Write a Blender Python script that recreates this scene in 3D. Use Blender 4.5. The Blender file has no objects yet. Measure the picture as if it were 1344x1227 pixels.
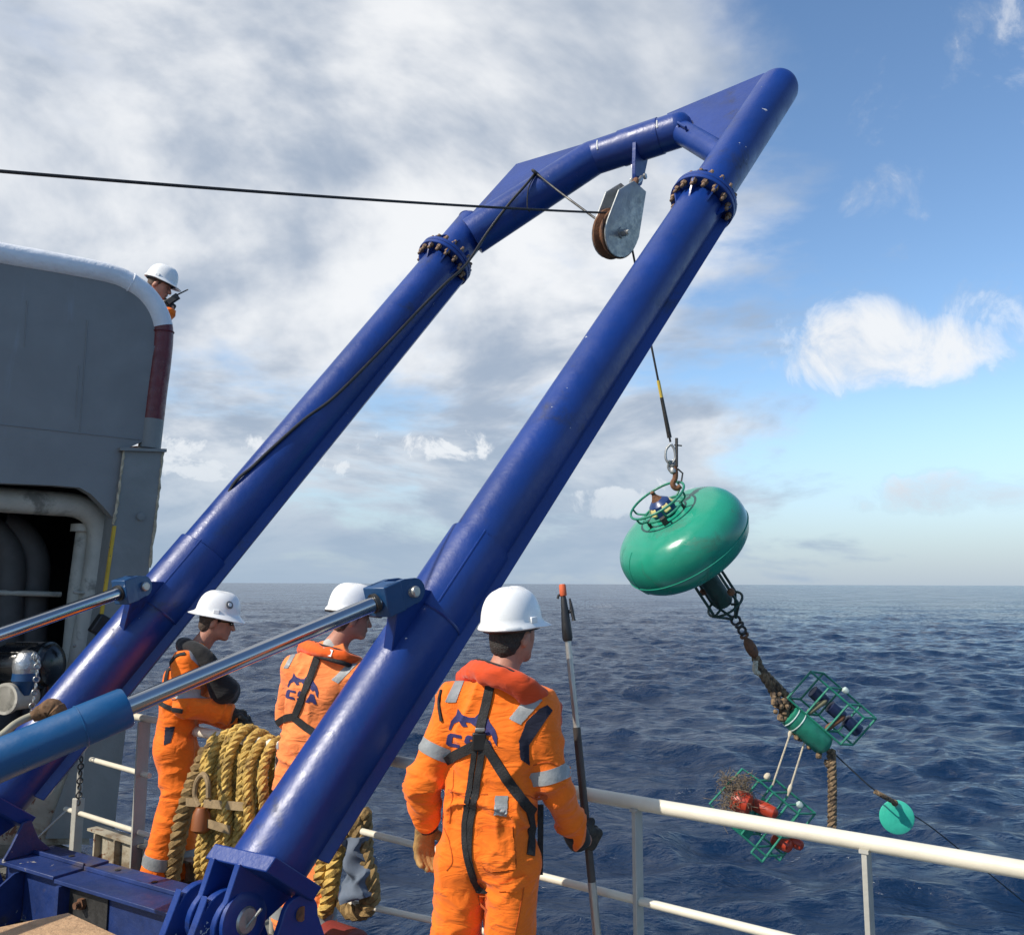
import bpy, math, random
import numpy as np
import openvdb as vdb
from mathutils import Vector, Matrix
from mathutils.bvhtree import BVHTree

random.seed(7)
rng = np.random.default_rng(7)
SC = bpy.context.scene
COL = SC.collection
A = np.array
PI = math.pi

# ------------------------------------------------------------------ camera
FPX = 1150.0
PITCH, ROLL = math.radians(7.55), math.radians(0.2)
CAM = A([0.0, 0.0, 1.9])
CF = A([0, math.cos(PITCH), math.sin(PITCH)])
_U0 = A([0, -math.sin(PITCH), math.cos(PITCH)])
_R0 = A([1.0, 0, 0])
CR = _R0 * math.cos(ROLL) + _U0 * math.sin(ROLL)
CU = -_R0 * math.sin(ROLL) + _U0 * math.cos(ROLL)
cd = bpy.data.cameras.new('camera')
cam = bpy.data.objects.new('camera', cd)
COL.objects.link(cam)
cam.matrix_world = Matrix(((CR[0], CU[0], -CF[0], CAM[0]), (CR[1], CU[1], -CF[1], CAM[1]),
                           (CR[2], CU[2], -CF[2], CAM[2]), (0, 0, 0, 1)))
cd.sensor_fit = 'HORIZONTAL'; cd.sensor_width = 36.0; cd.lens = FPX / 1344 * 36.0
cd.clip_start = 0.05; cd.clip_end = 80000
SC.camera = cam

# ------------------------------------------------------------------ light
SUN_AZ = (-0.88, -0.475)
SUN_EL = math.radians(41)
_l = math.hypot(*SUN_AZ)
SUN = A([SUN_AZ[0] / _l * math.cos(SUN_EL), SUN_AZ[1] / _l * math.cos(SUN_EL), math.sin(SUN_EL)])
sd = bpy.data.lights.new('sun', 'SUN'); sd.energy = 4.9; sd.angle = math.radians(0.53)
sd.color = (1.0, 0.93, 0.82)
sun = bpy.data.objects.new('sun', sd); COL.objects.link(sun)
sun.rotation_euler = Vector(-SUN).to_track_quat('-Z', 'Y').to_euler()
sun.location = (-6, -6, 12)

SC.view_settings.view_transform = 'Standard'
SC.view_settings.look = 'None'
SC.view_settings.exposure = 0.10
SC.view_settings.gamma = 1.0
SC.cycles.use_denoising = True
SC.cycles.max_bounces = 5; SC.cycles.diffuse_bounces = 3; SC.cycles.glossy_bounces = 3

W = bpy.data.worlds.new('World'); SC.world = W; W.use_nodes = True
W.cycles.sampling_method = 'MANUAL'; W.cycles.sample_map_resolution = 512


class NG:
    """tiny node-graph helper"""
    def __init__(s, nt):
        s.nt = nt; nt.nodes.clear()
    def n(s, t, **kw):
        x = s.nt.nodes.new(t)
        for k, v in kw.items():
            if k in x.inputs.keys() if hasattr(x.inputs, 'keys') else False:
                s.set(x.inputs[k], v)
            else:
                setattr(x, k, v)
        return x
    def set(s, inp, v):
        if isinstance(v, bpy.types.NodeSocket): s.nt.links.new(v, inp)
        elif isinstance(v, bpy.types.Node): s.nt.links.new(v.outputs[0], inp)
        else: inp.default_value = v
    def m(s, op, a, b=0.0, c=None, clamp=False):
        x = s.nt.nodes.new('ShaderNodeMath'); x.operation = op; x.use_clamp = clamp
        s.set(x.inputs[0], a); s.set(x.inputs[1], b)
        if c is not None: s.set(x.inputs[2], c)
        return x.outputs[0]
    def v(s, op, a, b=(0, 0, 0), out=0):
        x = s.nt.nodes.new('ShaderNodeVectorMath'); x.operation = op
        s.set(x.inputs[0], a); s.set(x.inputs[1], b)
        return x.outputs['Value'] if op in ('DOT_PRODUCT', 'LENGTH') else x.outputs[0]
    def scale(s, a, k):
        x = s.nt.nodes.new('ShaderNodeVectorMath'); x.operation = 'SCALE'
        s.set(x.inputs[0], a); s.set(x.inputs['Scale'], k); return x.outputs[0]
    def ss(s, x, lo, hi, a=0.0, b=1.0):
        r = s.nt.nodes.new('ShaderNodeMapRange'); r.interpolation_type = 'SMOOTHSTEP'
        s.set(r.inputs['Value'], x); s.set(r.inputs['From Min'], lo); s.set(r.inputs['From Max'], hi)
        s.set(r.inputs['To Min'], a); s.set(r.inputs['To Max'], b); return r.outputs[0]
    def noise(s, vec, sc, det=5.0, rough=0.55, dist=0.0):
        x = s.nt.nodes.new('ShaderNodeTexNoise')
        s.set(x.inputs['Vector'], vec); s.set(x.inputs['Scale'], sc); s.set(x.inputs['Detail'], det)
        s.set(x.inputs['Roughness'], rough); s.set(x.inputs['Distortion'], dist)
        return x.outputs[0]
    def mix(s, f, a, b):
        x = s.nt.nodes.new('ShaderNodeMix'); x.data_type = 'RGBA'
        s.set(x.inputs[0], f); s.set(x.inputs[6], a); s.set(x.inputs[7], b)
        return x.outputs[2]
    def rgb(s, c):
        x = s.nt.nodes.new('ShaderNodeRGB'); x.outputs[0].default_value = (*c, 1); return x.outputs[0]


def cam_dir(u, v):
    return CF + CR * (u - 672) / FPX - CU * (v - 613.5) / FPX


def world_sky():
    g = NG(W.node_tree)
    out = g.n('ShaderNodeOutputWorld')
    sky = g.n('ShaderNodeTexSky'); sky.sky_type = 'NISHITA'; sky.sun_disc = False
    sky.sun_elevation = SUN_EL
    sky.sun_rotation = math.atan2(SUN[0], SUN[1])
    sky.air_density = 1.0; sky.dust_density = 0.15; sky.ozone_density = 1.5
    bg = g.n('ShaderNodeBackground'); 
    hs = g.n('ShaderNodeHueSaturation'); hs.inputs['Saturation'].default_value = 1.10; hs.inputs['Value'].default_value = 1.12; g.set(hs.inputs['Color'], sky)
    g.set(bg.inputs[0], hs); bg.inputs[1].default_value = 0.150
    d = g.v('NORMALIZE', g.n('ShaderNodeTexCoord').outputs['Generated'])
    sx = g.n('ShaderNodeSeparateXYZ'); g.set(sx.inputs[0], d)
    z = g.m('MAXIMUM', sx.outputs[2], 0.0)
    # a flat cloud deck seen in perspective
    h = g.m('DIVIDE', 1.0, g.m('ADD', z, 0.26))
    p = g.scale(d, h)
    n1 = g.noise(g.v('ADD', p, (3.1, 1.7, 0.4)), 1.15, 9, 0.58, 0.35)
    n2 = g.noise(g.v('ADD', p, (9.3, 4.1, 2.2)), 2.6, 8, 0.58, 0.2)
    # the deck thickens towards the left of the view (north-west) and breaks up to the right
    side = g.v('DOT_PRODUCT', d, (-0.93, 0.36, 0.0))
    cov = g.m('ADD', g.m('MULTIPLY_ADD', n1, 1.0, g.m('MULTIPLY', n2, 0.40)), g.ss(side, -0.22, 0.30, -0.22, 0.14))
    deck = g.ss(cov, 0.645, 0.845)
    deck = g.m('MULTIPLY', deck, 0.93)
    deck = g.m('MULTIPLY', deck, g.ss(z, 0.0, 0.05, 0.80, 1.0))
    # small fair-weather cumulus standing to the right
    cu = None
    for (u, v, wu, wv, k) in ((1120, 455, 105, 62, 1.0), (1195, 462, 120, 46, .9), (1320, 425, 90, 60, .55),
                              (1255, 645, 110, 30, .85), (1180, 655, 95, 18, .5),
                              (770, 660, 110, 26, .62), (910, 640, 100, 20, .42),
                              (1160, 190, 60, 150, .36), (1320, 60, 100, 80, .40), (560, 585, 260, 30, .35),
                              (300, 600, 160, 36, .6)):
        f0 = cam_dir(u, v); f0 = f0 / np.linalg.norm(f0)
        r0 = np.cross(f0, [0, 0, 1.0]); r0 /= np.linalg.norm(r0); u0 = np.cross(r0, f0)
        aa = g.m('DIVIDE', g.v('DOT_PRODUCT', d, tuple(r0)), wu / FPX)
        bb = g.m('DIVIDE', g.v('DOT_PRODUCT', d, tuple(u0)), wv / FPX)
        e = g.m('ADD', g.m('MULTIPLY', aa, aa), g.m('MULTIPLY', bb, bb))
        e = g.m('ADD', e, g.m('MULTIPLY', g.m('LESS_THAN', g.v('DOT_PRODUCT', d, tuple(f0)), 0.0), 50.0))
        e = g.m('MULTIPLY', g.ss(e, 0.0, 1.7, 1.0, 0.0), k)
        cu = e if cu is None else g.m('MAXIMUM', cu, e)
    nf = g.noise(d, 11.0, 10, 0.64, 0.5)
    cuf = g.ss(g.m('ADD', cu, g.m('MULTIPLY', g.m('SUBTRACT', nf, 0.5), 2.3)), 0.30, 1.15)
    cuf = g.m('MULTIPLY', cuf, g.ss(cu, 0.02, 0.2))
    cuf = g.m('MULTIPLY', cuf, 0.92)
    cl = g.m('MAXIMUM', deck, cuf)
    # cloud light: thick parts go grey, thin sunny edges white
    n3 = g.noise(g.v('ADD', p, (3.1 - 0.10, 1.7 - 0.06, 0.4)), 1.15, 6, 0.55, 0.35)
    n4 = g.noise(g.v('ADD', p, (1.0, 7.0, 0.0)), 1.7, 6, 0.55, 0.3)
    tone = g.m('ADD', g.m('MULTIPLY', g.m('SUBTRACT', n3, n1), 2.2), g.m('MULTIPLY', n4, 1.15))
    shade = g.ss(tone, 0.28, 0.86)
    shade = g.m('MULTIPLY', shade, g.ss(z, 0.0, 0.30, 0.55, 1.0))
    shade = g.m('MAXIMUM', shade, g.m('MULTIPLY', g.ss(cuf, 0.0, 0.35), g.ss(nf, 0.30, 0.60, 0.45, 0.95)))
    ccol = g.mix(shade, g.rgb((0.39, 0.465, 0.58)), g.rgb((0.97, 0.98, 0.99)))
    cb = g.n('ShaderNodeBackground'); g.set(cb.inputs[0], ccol); cb.inputs[1].default_value = 0.92
    mx = g.n('ShaderNodeMixShader'); g.set(mx.inputs[0], cl); g.set(mx.inputs[1], bg); g.set(mx.inputs[2], cb)
    # marine haze low over the sea, all the way round
    hz = g.n('ShaderNodeBackground'); hz.inputs[0].default_value = (0.33, 0.44, 0.58, 1); hz.inputs[1].default_value = 1.0
    m2 = g.n('ShaderNodeMixShader'); g.set(m2.inputs[0], g.ss(sx.outputs[2], -0.02, 0.20, 0.92, 0.0)); g.set(m2.inputs[1], mx); g.set(m2.inputs[2], hz)
    g.set(out.inputs[0], m2)


world_sky()


# ------------------------------------------------------------------ pixel rays (directions only; depth comes from what a thing touches)
def at(u, v, Y):
    d = cam_dir(u, v); return CAM + d * (Y / d[1])


def atz(u, v, z):
    d = cam_dir(u, v); return CAM + d * ((z - CAM[2]) / d[2])


def on_plane(u, v, P, N):
    d = cam_dir(u, v); return CAM + d * (np.dot(P - CAM, N) / np.dot(d, N))


def unit(v):
    v = A(v, float); return v / np.linalg.norm(v)


# ------------------------------------------------------------------ materials
MATS = {}


def pmat(name, base, rough=0.5, metal=0.0, var=0.12, vscale=3.0, bump=0.0, bscale=60.0, chips=None, chip_amt=0.0,
         chip_scale=14.0, dirt=None, dirt_amt=0.0, dirt_scale=2.2, coat=0.0, spec=0.5, streak=False, sheen=0.0, rvar=0.12):
    m = bpy.data.materials.new(name); m.use_nodes = True
    g = NG(m.node_tree)
    out = g.n('ShaderNodeOutputMaterial'); b = g.n('ShaderNodeBsdfPrincipled')
    g.set(out.inputs[0], b)
    co = g.n('ShaderNodeTexCoord').outputs['Object']
    n = g.noise(co, vscale, 6, 0.6, 0.3)
    f = g.ss(n, 0.25, 0.75, 1 - var, 1 + var)
    hv = g.n('ShaderNodeHueSaturation'); g.set(hv.inputs['Value'], f); hv.inputs['Color'].default_value = (*base, 1)
    col = hv.outputs[0]
    rf = g.ss(g.noise(co, vscale * 3.3, 6, 0.65), 0.3, 0.7, max(0.02, rough - rvar), min(1, rough + rvar))
    if dirt:
        dc = co
        if streak:
            mp = g.n('ShaderNodeMapping'); g.set(mp.inputs[0], co); mp.inputs['Scale'].default_value = (1, 1, 0.12); dc = mp.outputs[0]
        dn = g.noise(dc, dirt_scale * (3 if streak else 1), 8, 0.68, 0.4)
        lo = 0.75 - dirt_amt
        df = g.ss(dn, lo, lo + 0.16)
        col = g.mix(df, col, g.rgb(dirt)); rf = g.m('MAXIMUM', rf, g.m('MULTIPLY', df, 0.8))
        if metal > 0: metal_s = g.m('MULTIPLY', g.m('SUBTRACT', 1.0, df), metal); g.set(b.inputs['Metallic'], metal_s)
    if chips:
        cn = g.noise(co, chip_scale, 4, 0.7, 0.6)
        cl = g.noise(co, chip_scale * 0.11, 2, 0.5)
        lo = 0.80 - chip_amt
        cf = g.ss(g.m('ADD', cn, g.m('MULTIPLY', g.m('SUBTRACT', cl, 0.5), 0.5)), lo, lo + 0.02)
        col = g.mix(cf, col, g.rgb(chips)); rf = g.m('MAXIMUM', rf, g.m('MULTIPLY', cf, 0.6))
    g.set(b.inputs['Base Color'], col); g.set(b.inputs['Roughness'], rf)
    if not (dirt and metal > 0): b.inputs['Metallic'].default_value = metal
    b.inputs['Specular IOR Level'].default_value = spec
    b.inputs['Coat Weight'].default_value = coat; b.inputs['Coat Roughness'].default_value = 0.12
    if sheen: b.inputs['Sheen Weight'].default_value = sheen
    if bump:
        bn = g.n('ShaderNodeBump'); bn.inputs['Strength'].default_value = bump; bn.inputs['Distance'].default_value = 0.01
        g.set(bn.inputs['Height'], g.noise(co, bscale, 5, 0.6)); g.set(b.inputs['Normal'], bn)
    MATS[name] = m
    return m


BLUE = pmat('blue_marine_paint', (0.0055, 0.034, 0.195), 0.38, var=0.16, vscale=1.8, bump=0.18, bscale=34, chips=(0.62, 0.63, 0.60), chip_amt=0.050,
            chip_scale=15, dirt=(0.022, 0.026, 0.055), dirt_amt=0.19, dirt_scale=1.7, rvar=0.08)
BLUEW = pmat('worn_blue_paint', (0.013, 0.032, 0.130), 0.45, var=0.3, vscale=4, bump=0.35, bscale=30, chips=(0.26, 0.25, 0.24), chip_amt=0.15,
             chip_scale=7, dirt=(0.10, 0.075, 0.06), dirt_amt=0.20, dirt_scale=1.8)
CYLBLUE = pmat('cylinder_blue_paint', (0.006, 0.080, 0.215), 0.38, var=0.12, vscale=2, bump=0.12, bscale=30, chips=(0.5, 0.5, 0.5), chip_amt=0.0)
CLEV = pmat('clevis_blue_paint', (0.010, 0.055, 0.15), 0.42, var=0.15, bump=0.15, bscale=30)
CHROME = pmat('chromed_rod', (0.42, 0.43, 0.45), 0.16, 1.0, var=0.06, vscale=2, rvar=0.05)
STEEL = pmat('galvanised_steel', (0.42, 0.43, 0.42), 0.42, 0.75, var=0.2, vscale=6, bump=0.1, dirt=(0.22, 0.18, 0.12), dirt_amt=0.16, dirt_scale=5)
BSTEEL = pmat('dull_bright_steel', (0.42, 0.42, 0.40), 0.42, 0.8, var=0.15, vscale=8, bump=0.1)
DSTEEL = pmat('dark_steel', (0.06, 0.058, 0.055), 0.5, 0.6, var=0.3, vscale=8, bump=0.2)
RUST = pmat('rusty_steel', (0.17, 0.075, 0.035), 0.75, 0.1, var=0.4, vscale=9, bump=0.5, bscale=90, dirt=(0.06, 0.03, 0.02), dirt_amt=0.25, dirt_scale=8)
BOLTM = pmat('weathered_bolt', (0.24, 0.155, 0.10), 0.6, 0.35, var=0.5, vscale=22, bump=0.3)
WIRE = pmat('wire_rope', (0.045, 0.043, 0.042), 0.5, 0.5, var=0.3, vscale=40)
RAILP = pmat('cream_rail_paint', (0.66, 0.61, 0.49), 0.42, var=0.08, vscale=5, bump=0.15, bscale=40, chips=(0.17, 0.085, 0.045), chip_amt=0.095,
             chip_scale=13, dirt=(0.42, 0.36, 0.26), dirt_amt=0.13, dirt_scale=5)
POSTP = pmat('stanchion_paint', (0.38, 0.37, 0.33), 0.5, var=0.12, vscale=5, bump=0.2, bscale=40, chips=(0.16, 0.07, 0.04), chip_amt=0.08,
             chip_scale=10, dirt=(0.30, 0.25, 0.19), dirt_amt=0.2, dirt_scale=4)
BLACKM = pmat('black_plastic', (0.014, 0.014, 0.015), 0.45, var=0.2)


# ------------------------------------------------------------------ mesh helpers
def frame_for(t):
    t = unit(t); a = A([0, 0, 1.0]) if abs(t[2]) < 0.9 else A([1.0, 0, 0])
    x = unit(np.cross(a, t)); return x, np.cross(t, x)


class MB:
    def __init__(s): s.v = []; s.f = []
    def add(s, vs, fs):
        o = len(s.v); s.v.extend([tuple(map(float, q)) for q in vs]); s.f.extend([tuple(i + o for i in q) for q in fs]); return s
    def tube(s, pts, r, n=14, cap=True, closed=False, x0=None):
        pts = [A(p, float) for p in pts]; m = len(pts)
        rr = [r] * m if np.isscalar(r) else list(r)
        T = []
        for i in range(m):
            a = pts[(i - 1) % m] if (closed or i > 0) else pts[i]
            b = pts[(i + 1) % m] if (closed or i < m - 1) else pts[i]
            T.append(unit(b - a))
        x = frame_for(T[0])[0] if x0 is None else unit(x0)
        vs = []
        for i in range(m):
            x = unit(x - T[i] * np.dot(x, T[i])); y = np.cross(T[i], x)
            for k in range(n):
                a = 2 * PI * k / n
                vs.append(pts[i] + (x * math.cos(a) + y * math.sin(a)) * rr[i])
        fs = []
        for i in range(m if closed else m - 1):
            j = (i + 1) % m
            for k in range(n):
                l = (k + 1) % n
                fs.append((i * n + k, i * n + l, j * n + l, j * n + k))
        if cap and not closed:
            fs.append(tuple(range(n - 1, -1, -1))); fs.append(tuple((m - 1) * n + k for k in range(n)))
        return s.add(vs, fs)
    def box(s, c, ax, h):
        c = A(c, float); x, y, z = [A(a, float) * q for a, q in zip(ax, h)]
        vs = [c + x * i + y * j + z * k for i in (-1, 1) for j in (-1, 1) for k in (-1, 1)]
        return s.add(vs, [(0, 1, 3, 2), (4, 6, 7, 5), (0, 4, 5, 1), (2, 3, 7, 6), (0, 2, 6, 4), (1, 5, 7, 3)])
    def prism(s, poly, vec):
        vec = A(vec, float); n = len(poly); vs = [A(p, float) for p in poly]; vs = vs + [p + vec for p in vs]
        fs = [tuple(range(n - 1, -1, -1)), tuple(range(n, 2 * n))]
        for i in range(n):
            j = (i + 1) % n; fs.append((i, j, n + j, n + i))
        return s.add(vs, fs)
    def lathe(s, prof, o, ax, n=24, cap=True):
        o = A(o, float); ax = unit(ax); x, y = frame_for(ax)
        return s.tube([o + ax * h + x * 0 for r, h in prof], [r for r, h in prof], n, cap, x0=x) if False else s._lathe(prof, o, ax, x, y, n, cap)
    def _lathe(s, prof, o, ax, x, y, n, cap):
        vs = []
        for r, h in prof:
            for k in range(n):
                a = 2 * PI * k / n; vs.append(o + ax * h + (x * math.cos(a) + y * math.sin(a)) * r)
        fs = []
        for i in range(len(prof) - 1):
            for k in range(n):
                l = (k + 1) % n; fs.append((i * n + k, i * n + l, (i + 1) * n + l, (i + 1) * n + k))
        if cap:
            fs.append(tuple(range(n - 1, -1, -1))); fs.append(tuple((len(prof) - 1) * n + k for k in range(n)))
        return s.add(vs, fs)
    def ring(s, c, ax, R, r, n=32, k=8, a0=0.0, a1=2 * PI, x=None):
        ax = unit(ax)
        if x is None: x, y = frame_for(ax)
        else: x = unit(x); y = np.cross(ax, x)
        full = abs(a1 - a0 - 2 * PI) < 1e-6
        pts = [A(c) + (x * math.cos(t) + y * math.sin(t)) * R for t in np.linspace(a0, a1, n, endpoint=not full)]
        return s.tube(pts, r, k, True, full)
    def build(s, name, m, parent=None, smooth=35, bevel=0.0):
        return mkobj(name, s.v, s.f, m, parent, smooth, bevel)


def origin_of(o):
    p = A([0.0, 0, 0])
    while o is not None: p = p + A(o.location); o = o.parent
    return p


def mkobj(name, vs, fs, m, parent=None, smooth=35, bevel=0.0, flip_check=True):
    me = bpy.data.meshes.new(name)
    vs = np.asarray(vs, float)
    loc = A([0.0, 0, 0])
    if parent is None:
        lo, hi = vs.min(0), vs.max(0); loc = A([(lo[0] + hi[0]) / 2, (lo[1] + hi[1]) / 2, lo[2]])
        vs = vs - loc
    else: vs = vs - origin_of(parent)
    me.from_pydata(vs.tolist(), [], fs)
    if flip_check:
        import bmesh
        bm = bmesh.new(); bm.from_mesh(me); bmesh.ops.recalc_face_normals(bm, faces=bm.faces); bm.to_mesh(me); bm.free()
    if smooth:
        me.polygons.foreach_set('use_smooth', [True] * len(me.polygons))
        if smooth < 180: me.set_sharp_from_angle(angle=math.radians(smooth))
    me.materials.append(m)
    o = bpy.data.objects.new(name, me); COL.objects.link(o)
    o.location = loc
    if parent is not None: o.parent = parent
    if bevel:
        b = o.modifiers.new('bevel', 'BEVEL'); b.width = bevel; b.segments = 2; b.limit_method = 'ANGLE'; b.angle_limit = math.radians(40)
        b.harden_normals = False
    return o


def tag(o, label=None, cat=None, group=None, kind=None):
    if label: o['label'] = label
    if cat: o['category'] = cat
    if group: o['group'] = group
    if kind: o['kind'] = kind
    return o


def thing(name, loc, label, cat, group=None):
    o = bpy.data.objects.new(name, None); COL.objects.link(o); o.location = Vector(loc); o.empty_display_size = 0.1
    return tag(o, label, cat, group)


def inst(name, me, mat4, parent):
    o = bpy.data.objects.new(name, me); COL.objects.link(o)
    m = Matrix(mat4)
    if parent is not None:
        o.parent = parent
        m = Matrix.Translation(-Vector(origin_of(parent))) @ m
    o.matrix_local = m
    return o


def basis(x, y, z, o):
    return Matrix(((x[0], y[0], z[0], o[0]), (x[1], y[1], z[1], o[1]), (x[2], y[2], z[2], o[2]), (0, 0, 0, 1)))


def bez(pts, n=40):
    """Catmull-Rom through pts"""
    P = [A(p, float) for p in pts]; P = [2 * P[0] - P[1]] + P + [2 * P[-1] - P[-2]]
    out = []
    seg = len(P) - 3
    for i in range(seg):
        a, b, c, d = P[i:i + 4]
        m = max(2, n // seg)
        for k in range(m):
            t = k / m
            out.append(0.5 * ((2 * b) + (c - a) * t + (2 * a - 5 * b + 4 * c - d) * t * t + (3 * b - a - 3 * c + d) * t ** 3))
    out.append(P[-2]); return out


# lattice noise for geometry
_LAT = rng.random((32, 32, 32)).astype(np.float32)


def vnoise(p):
    p = np.asarray(p, np.float32); i = np.floor(p).astype(int); f = p - i; f = f * f * (3 - 2 * f)
    r = 0
    for a in (0, 1):
        for b in (0, 1):
            for c in (0, 1):
                w = (f[..., 0] if a else 1 - f[..., 0]) * (f[..., 1] if b else 1 - f[..., 1]) * (f[..., 2] if c else 1 - f[..., 2])
                r = r + w * _LAT[(i[..., 0] + a) % 32, (i[..., 1] + b) % 32, (i[..., 2] + c) % 32]
    return r

# ================================================================== SEA
SEA_Z = -5.0


def sea():
    az = np.concatenate([np.linspace(-180, -46, 60)[:-1], np.linspace(-46, 46, 620), np.linspace(46, 180, 60)[1:-1]])
    az = np.radians(az)
    # radial rows: close to even on screen
    th = np.radians(np.concatenate([np.linspace(40, 26, 60), np.linspace(25.9, 8, 360), np.linspace(7.97, 0.9, 420), np.geomspace(0.88, 0.012, 90)]))
    rad = (CAM[2] - SEA_Z) / np.tan(th)
    Rr, Az = np.meshgrid(rad, az, indexing='ij')
    X = Rr * np.sin(Az); Y = Rr * np.cos(Az)
    dr = np.gradient(rad)[:, None] * np.ones_like(Az)
    Z = np.zeros_like(X); DX = np.zeros_like(X); DY = np.zeros_like(X)
    r2 = np.random.default_rng(11)
    wind = math.radians(262)  # waves run towards lower left
    lam = np.concatenate([r2.uniform(14, 34, 6), r2.uniform(5, 14, 16), r2.uniform(1.8, 5, 46), r2.uniform(0.7, 1.8, 46)])
    for L in lam:
        k = 2 * PI / L
        sp = 0.35 if L > 14 else (0.6 if L > 5 else 0.8)
        th_ = wind + r2.normal(0, sp)
        amp = (0.0105 if L > 14 else 0.0088 if L > 5 else 0.0066 if L > 1.8 else 0.0042) * L * r2.uniform(0.6, 1.3)
        amp /= (3.2 if L > 14 else 2.6 if L > 5 else 1.25 if L > 1.8 else 1.05)
        ph = r2.uniform(0, 2 * PI)
        fade = np.clip((L / (2.6 * dr) - 0.6) / 0.8, 0, 1)
        # far field keeps the long waves only
        a = amp * fade
        q = k * (X * math.cos(th_) + Y * math.sin(th_)) + ph
        Z += a * np.cos(q)
        DX -= 0.85 * a * math.cos(th_) * np.sin(q); DY -= 0.85 * a * math.sin(th_) * np.sin(q)
    X = X + DX; Y = Y + DY
    n, m = X.shape
    V = np.stack([X, Y, Z + SEA_Z], -1).reshape(-1, 3)
    idx = np.arange(n * m).reshape(n, m)
    a = idx[:-1, :-1]; b = idx[:-1, 1:]; c = idx[1:, 1:]; d = idx[1:, :-1]
    F = np.stack([a, d, c, b], -1).reshape(-1, 4)
    me = bpy.data.meshes.new('sea'); me.vertices.add(len(V)); me.vertices.foreach_set('co', V.astype(np.float32).ravel())
    me.loops.add(F.size); me.loops.foreach_set('vertex_index', F.ravel().astype(np.int32))
    me.polygons.add(len(F)); me.polygons.foreach_set('loop_start', np.arange(0, F.size, 4, dtype=np.int32))
    me.update(calc_edges=True)
    me.polygons.foreach_set('use_smooth', np.ones(len(F), bool))
    mt = bpy.data.materials.new('deep_sea_water'); mt.use_nodes = True
    g = NG(mt.node_tree); out = g.n('ShaderNodeOutputMaterial'); p = g.n('ShaderNodeBsdfPrincipled'); g.set(out.inputs[0], p)
    p.inputs['Base Color'].default_value = (0.0038, 0.0180, 0.052, 1)
    p.inputs['Roughness'].default_value = 0.10; p.inputs['IOR'].default_value = 1.333
    co = g.n('ShaderNodeNewGeometry').outputs['Position']
    mp = g.n('ShaderNodeMapping'); g.set(mp.inputs[0], co); mp.inputs['Rotation'].default_value = (0, 0, math.radians(-8)); mp.inputs['Scale'].default_value = (0.62, 1.0, 1.0)
    n1 = g.noise(mp.outputs[0], 0.42, 5, 0.56, 0.5)
    r1 = g.m('SUBTRACT', 1.0, g.m('ABSOLUTE', g.m('MULTIPLY_ADD', n1, 2.0, -1.0)))
    n2 = g.noise(mp.outputs[0], 1.9, 6, 0.60, 0.4)
    h = g.m('ADD', g.m('MULTIPLY', r1, 0.42), g.m('MULTIPLY', n2, 0.34))
    bp = g.n('ShaderNodeBump'); bp.inputs['Strength'].default_value = 1.0; bp.inputs['Distance'].default_value = 0.68; g.set(bp.inputs['Height'], h)
    # fine capillary chop as scattered facet slopes
    nz = g.nt.nodes.new('ShaderNodeTexNoise'); g.set(nz.inputs['Vector'], mp.outputs[0]); nz.inputs['Scale'].default_value = 1.5; nz.inputs['Detail'].default_value = 4.0; nz.inputs['Roughness'].default_value = 0.6
    dv = g.v('MULTIPLY', g.v('SUBTRACT', nz.outputs['Color'], (0.5, 0.5, 0.5)), (1.0, 1.0, 0.0))
    # the open sea further from the ship's lee is choppier
    dv = g.scale(dv, g.ss(g.v('LENGTH', co), 30.0, 220.0, 0.9, 2.6))
    g.set(p.inputs['Normal'], g.v('NORMALIZE', g.v('ADD', bp.outputs[0], dv)))
    # wind-ruffled patches are rougher
    g.set(p.inputs['Roughness'], g.ss(g.noise(co, 0.05, 3, 0.5), 0.35, 0.65, 0.08, 0.17))
    me.materials.append(mt)
    o = bpy.data.objects.new('sea', me); COL.objects.link(o); o['kind'] = 'structure'


sea()

# ================================================================== A-FRAME (gantry)
PIN_Z = 0.45
BR = atz(308, 1203, PIN_Z); FR = at(923, 266, 5.9)
BL = atz(-49, 1100, PIN_Z); FL = at(592, 357, 7.05)
LV = FR - BR; LLEN = np.linalg.norm(LV); LU = LV / LLEN
FL = BL + LU * LLEN * 0.997
XU = unit(FL - FR)                                # right leg towards left leg
XH = unit(A([XU[0], XU[1], 0]))
NU = unit(np.cross(XU, LU))                        # normal of the portal plane
if np.dot(NU, CAM - FR) < 0: NU = -NU              # faces the camera / inboard
OUT = unit(A([LU[0], LU[1], 0]))                   # outboard, horizontal
RT = 0.163                                         # leg tube radius
SPAN = np.linalg.norm(FL - FR)

gantry = thing('a_frame_gantry', (BR + BL) / 2 * A([1, 1, 0]), 'tall blue steel A-frame leaning out over the sea from the deck edge', 'gantry')

bolt_mb = MB().lathe([(0.023, 0), (0.023, 0.022), (.020, .025)], (0, 0, 0), (0, 0, 1), 6).lathe([(0.014, 0.024), (0.014, 0.052), (0.009, 0.056)], (0, 0, 0), (0, 0, 1), 8)
_b = bolt_mb.build('bolt_source', BOLTM, None); BOLT = _b.data; bpy.data.objects.remove(_b)


def rot_about(v, ax, a):
    return A(Matrix.Rotation(a, 3, Vector(ax)) @ Vector(v))


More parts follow.
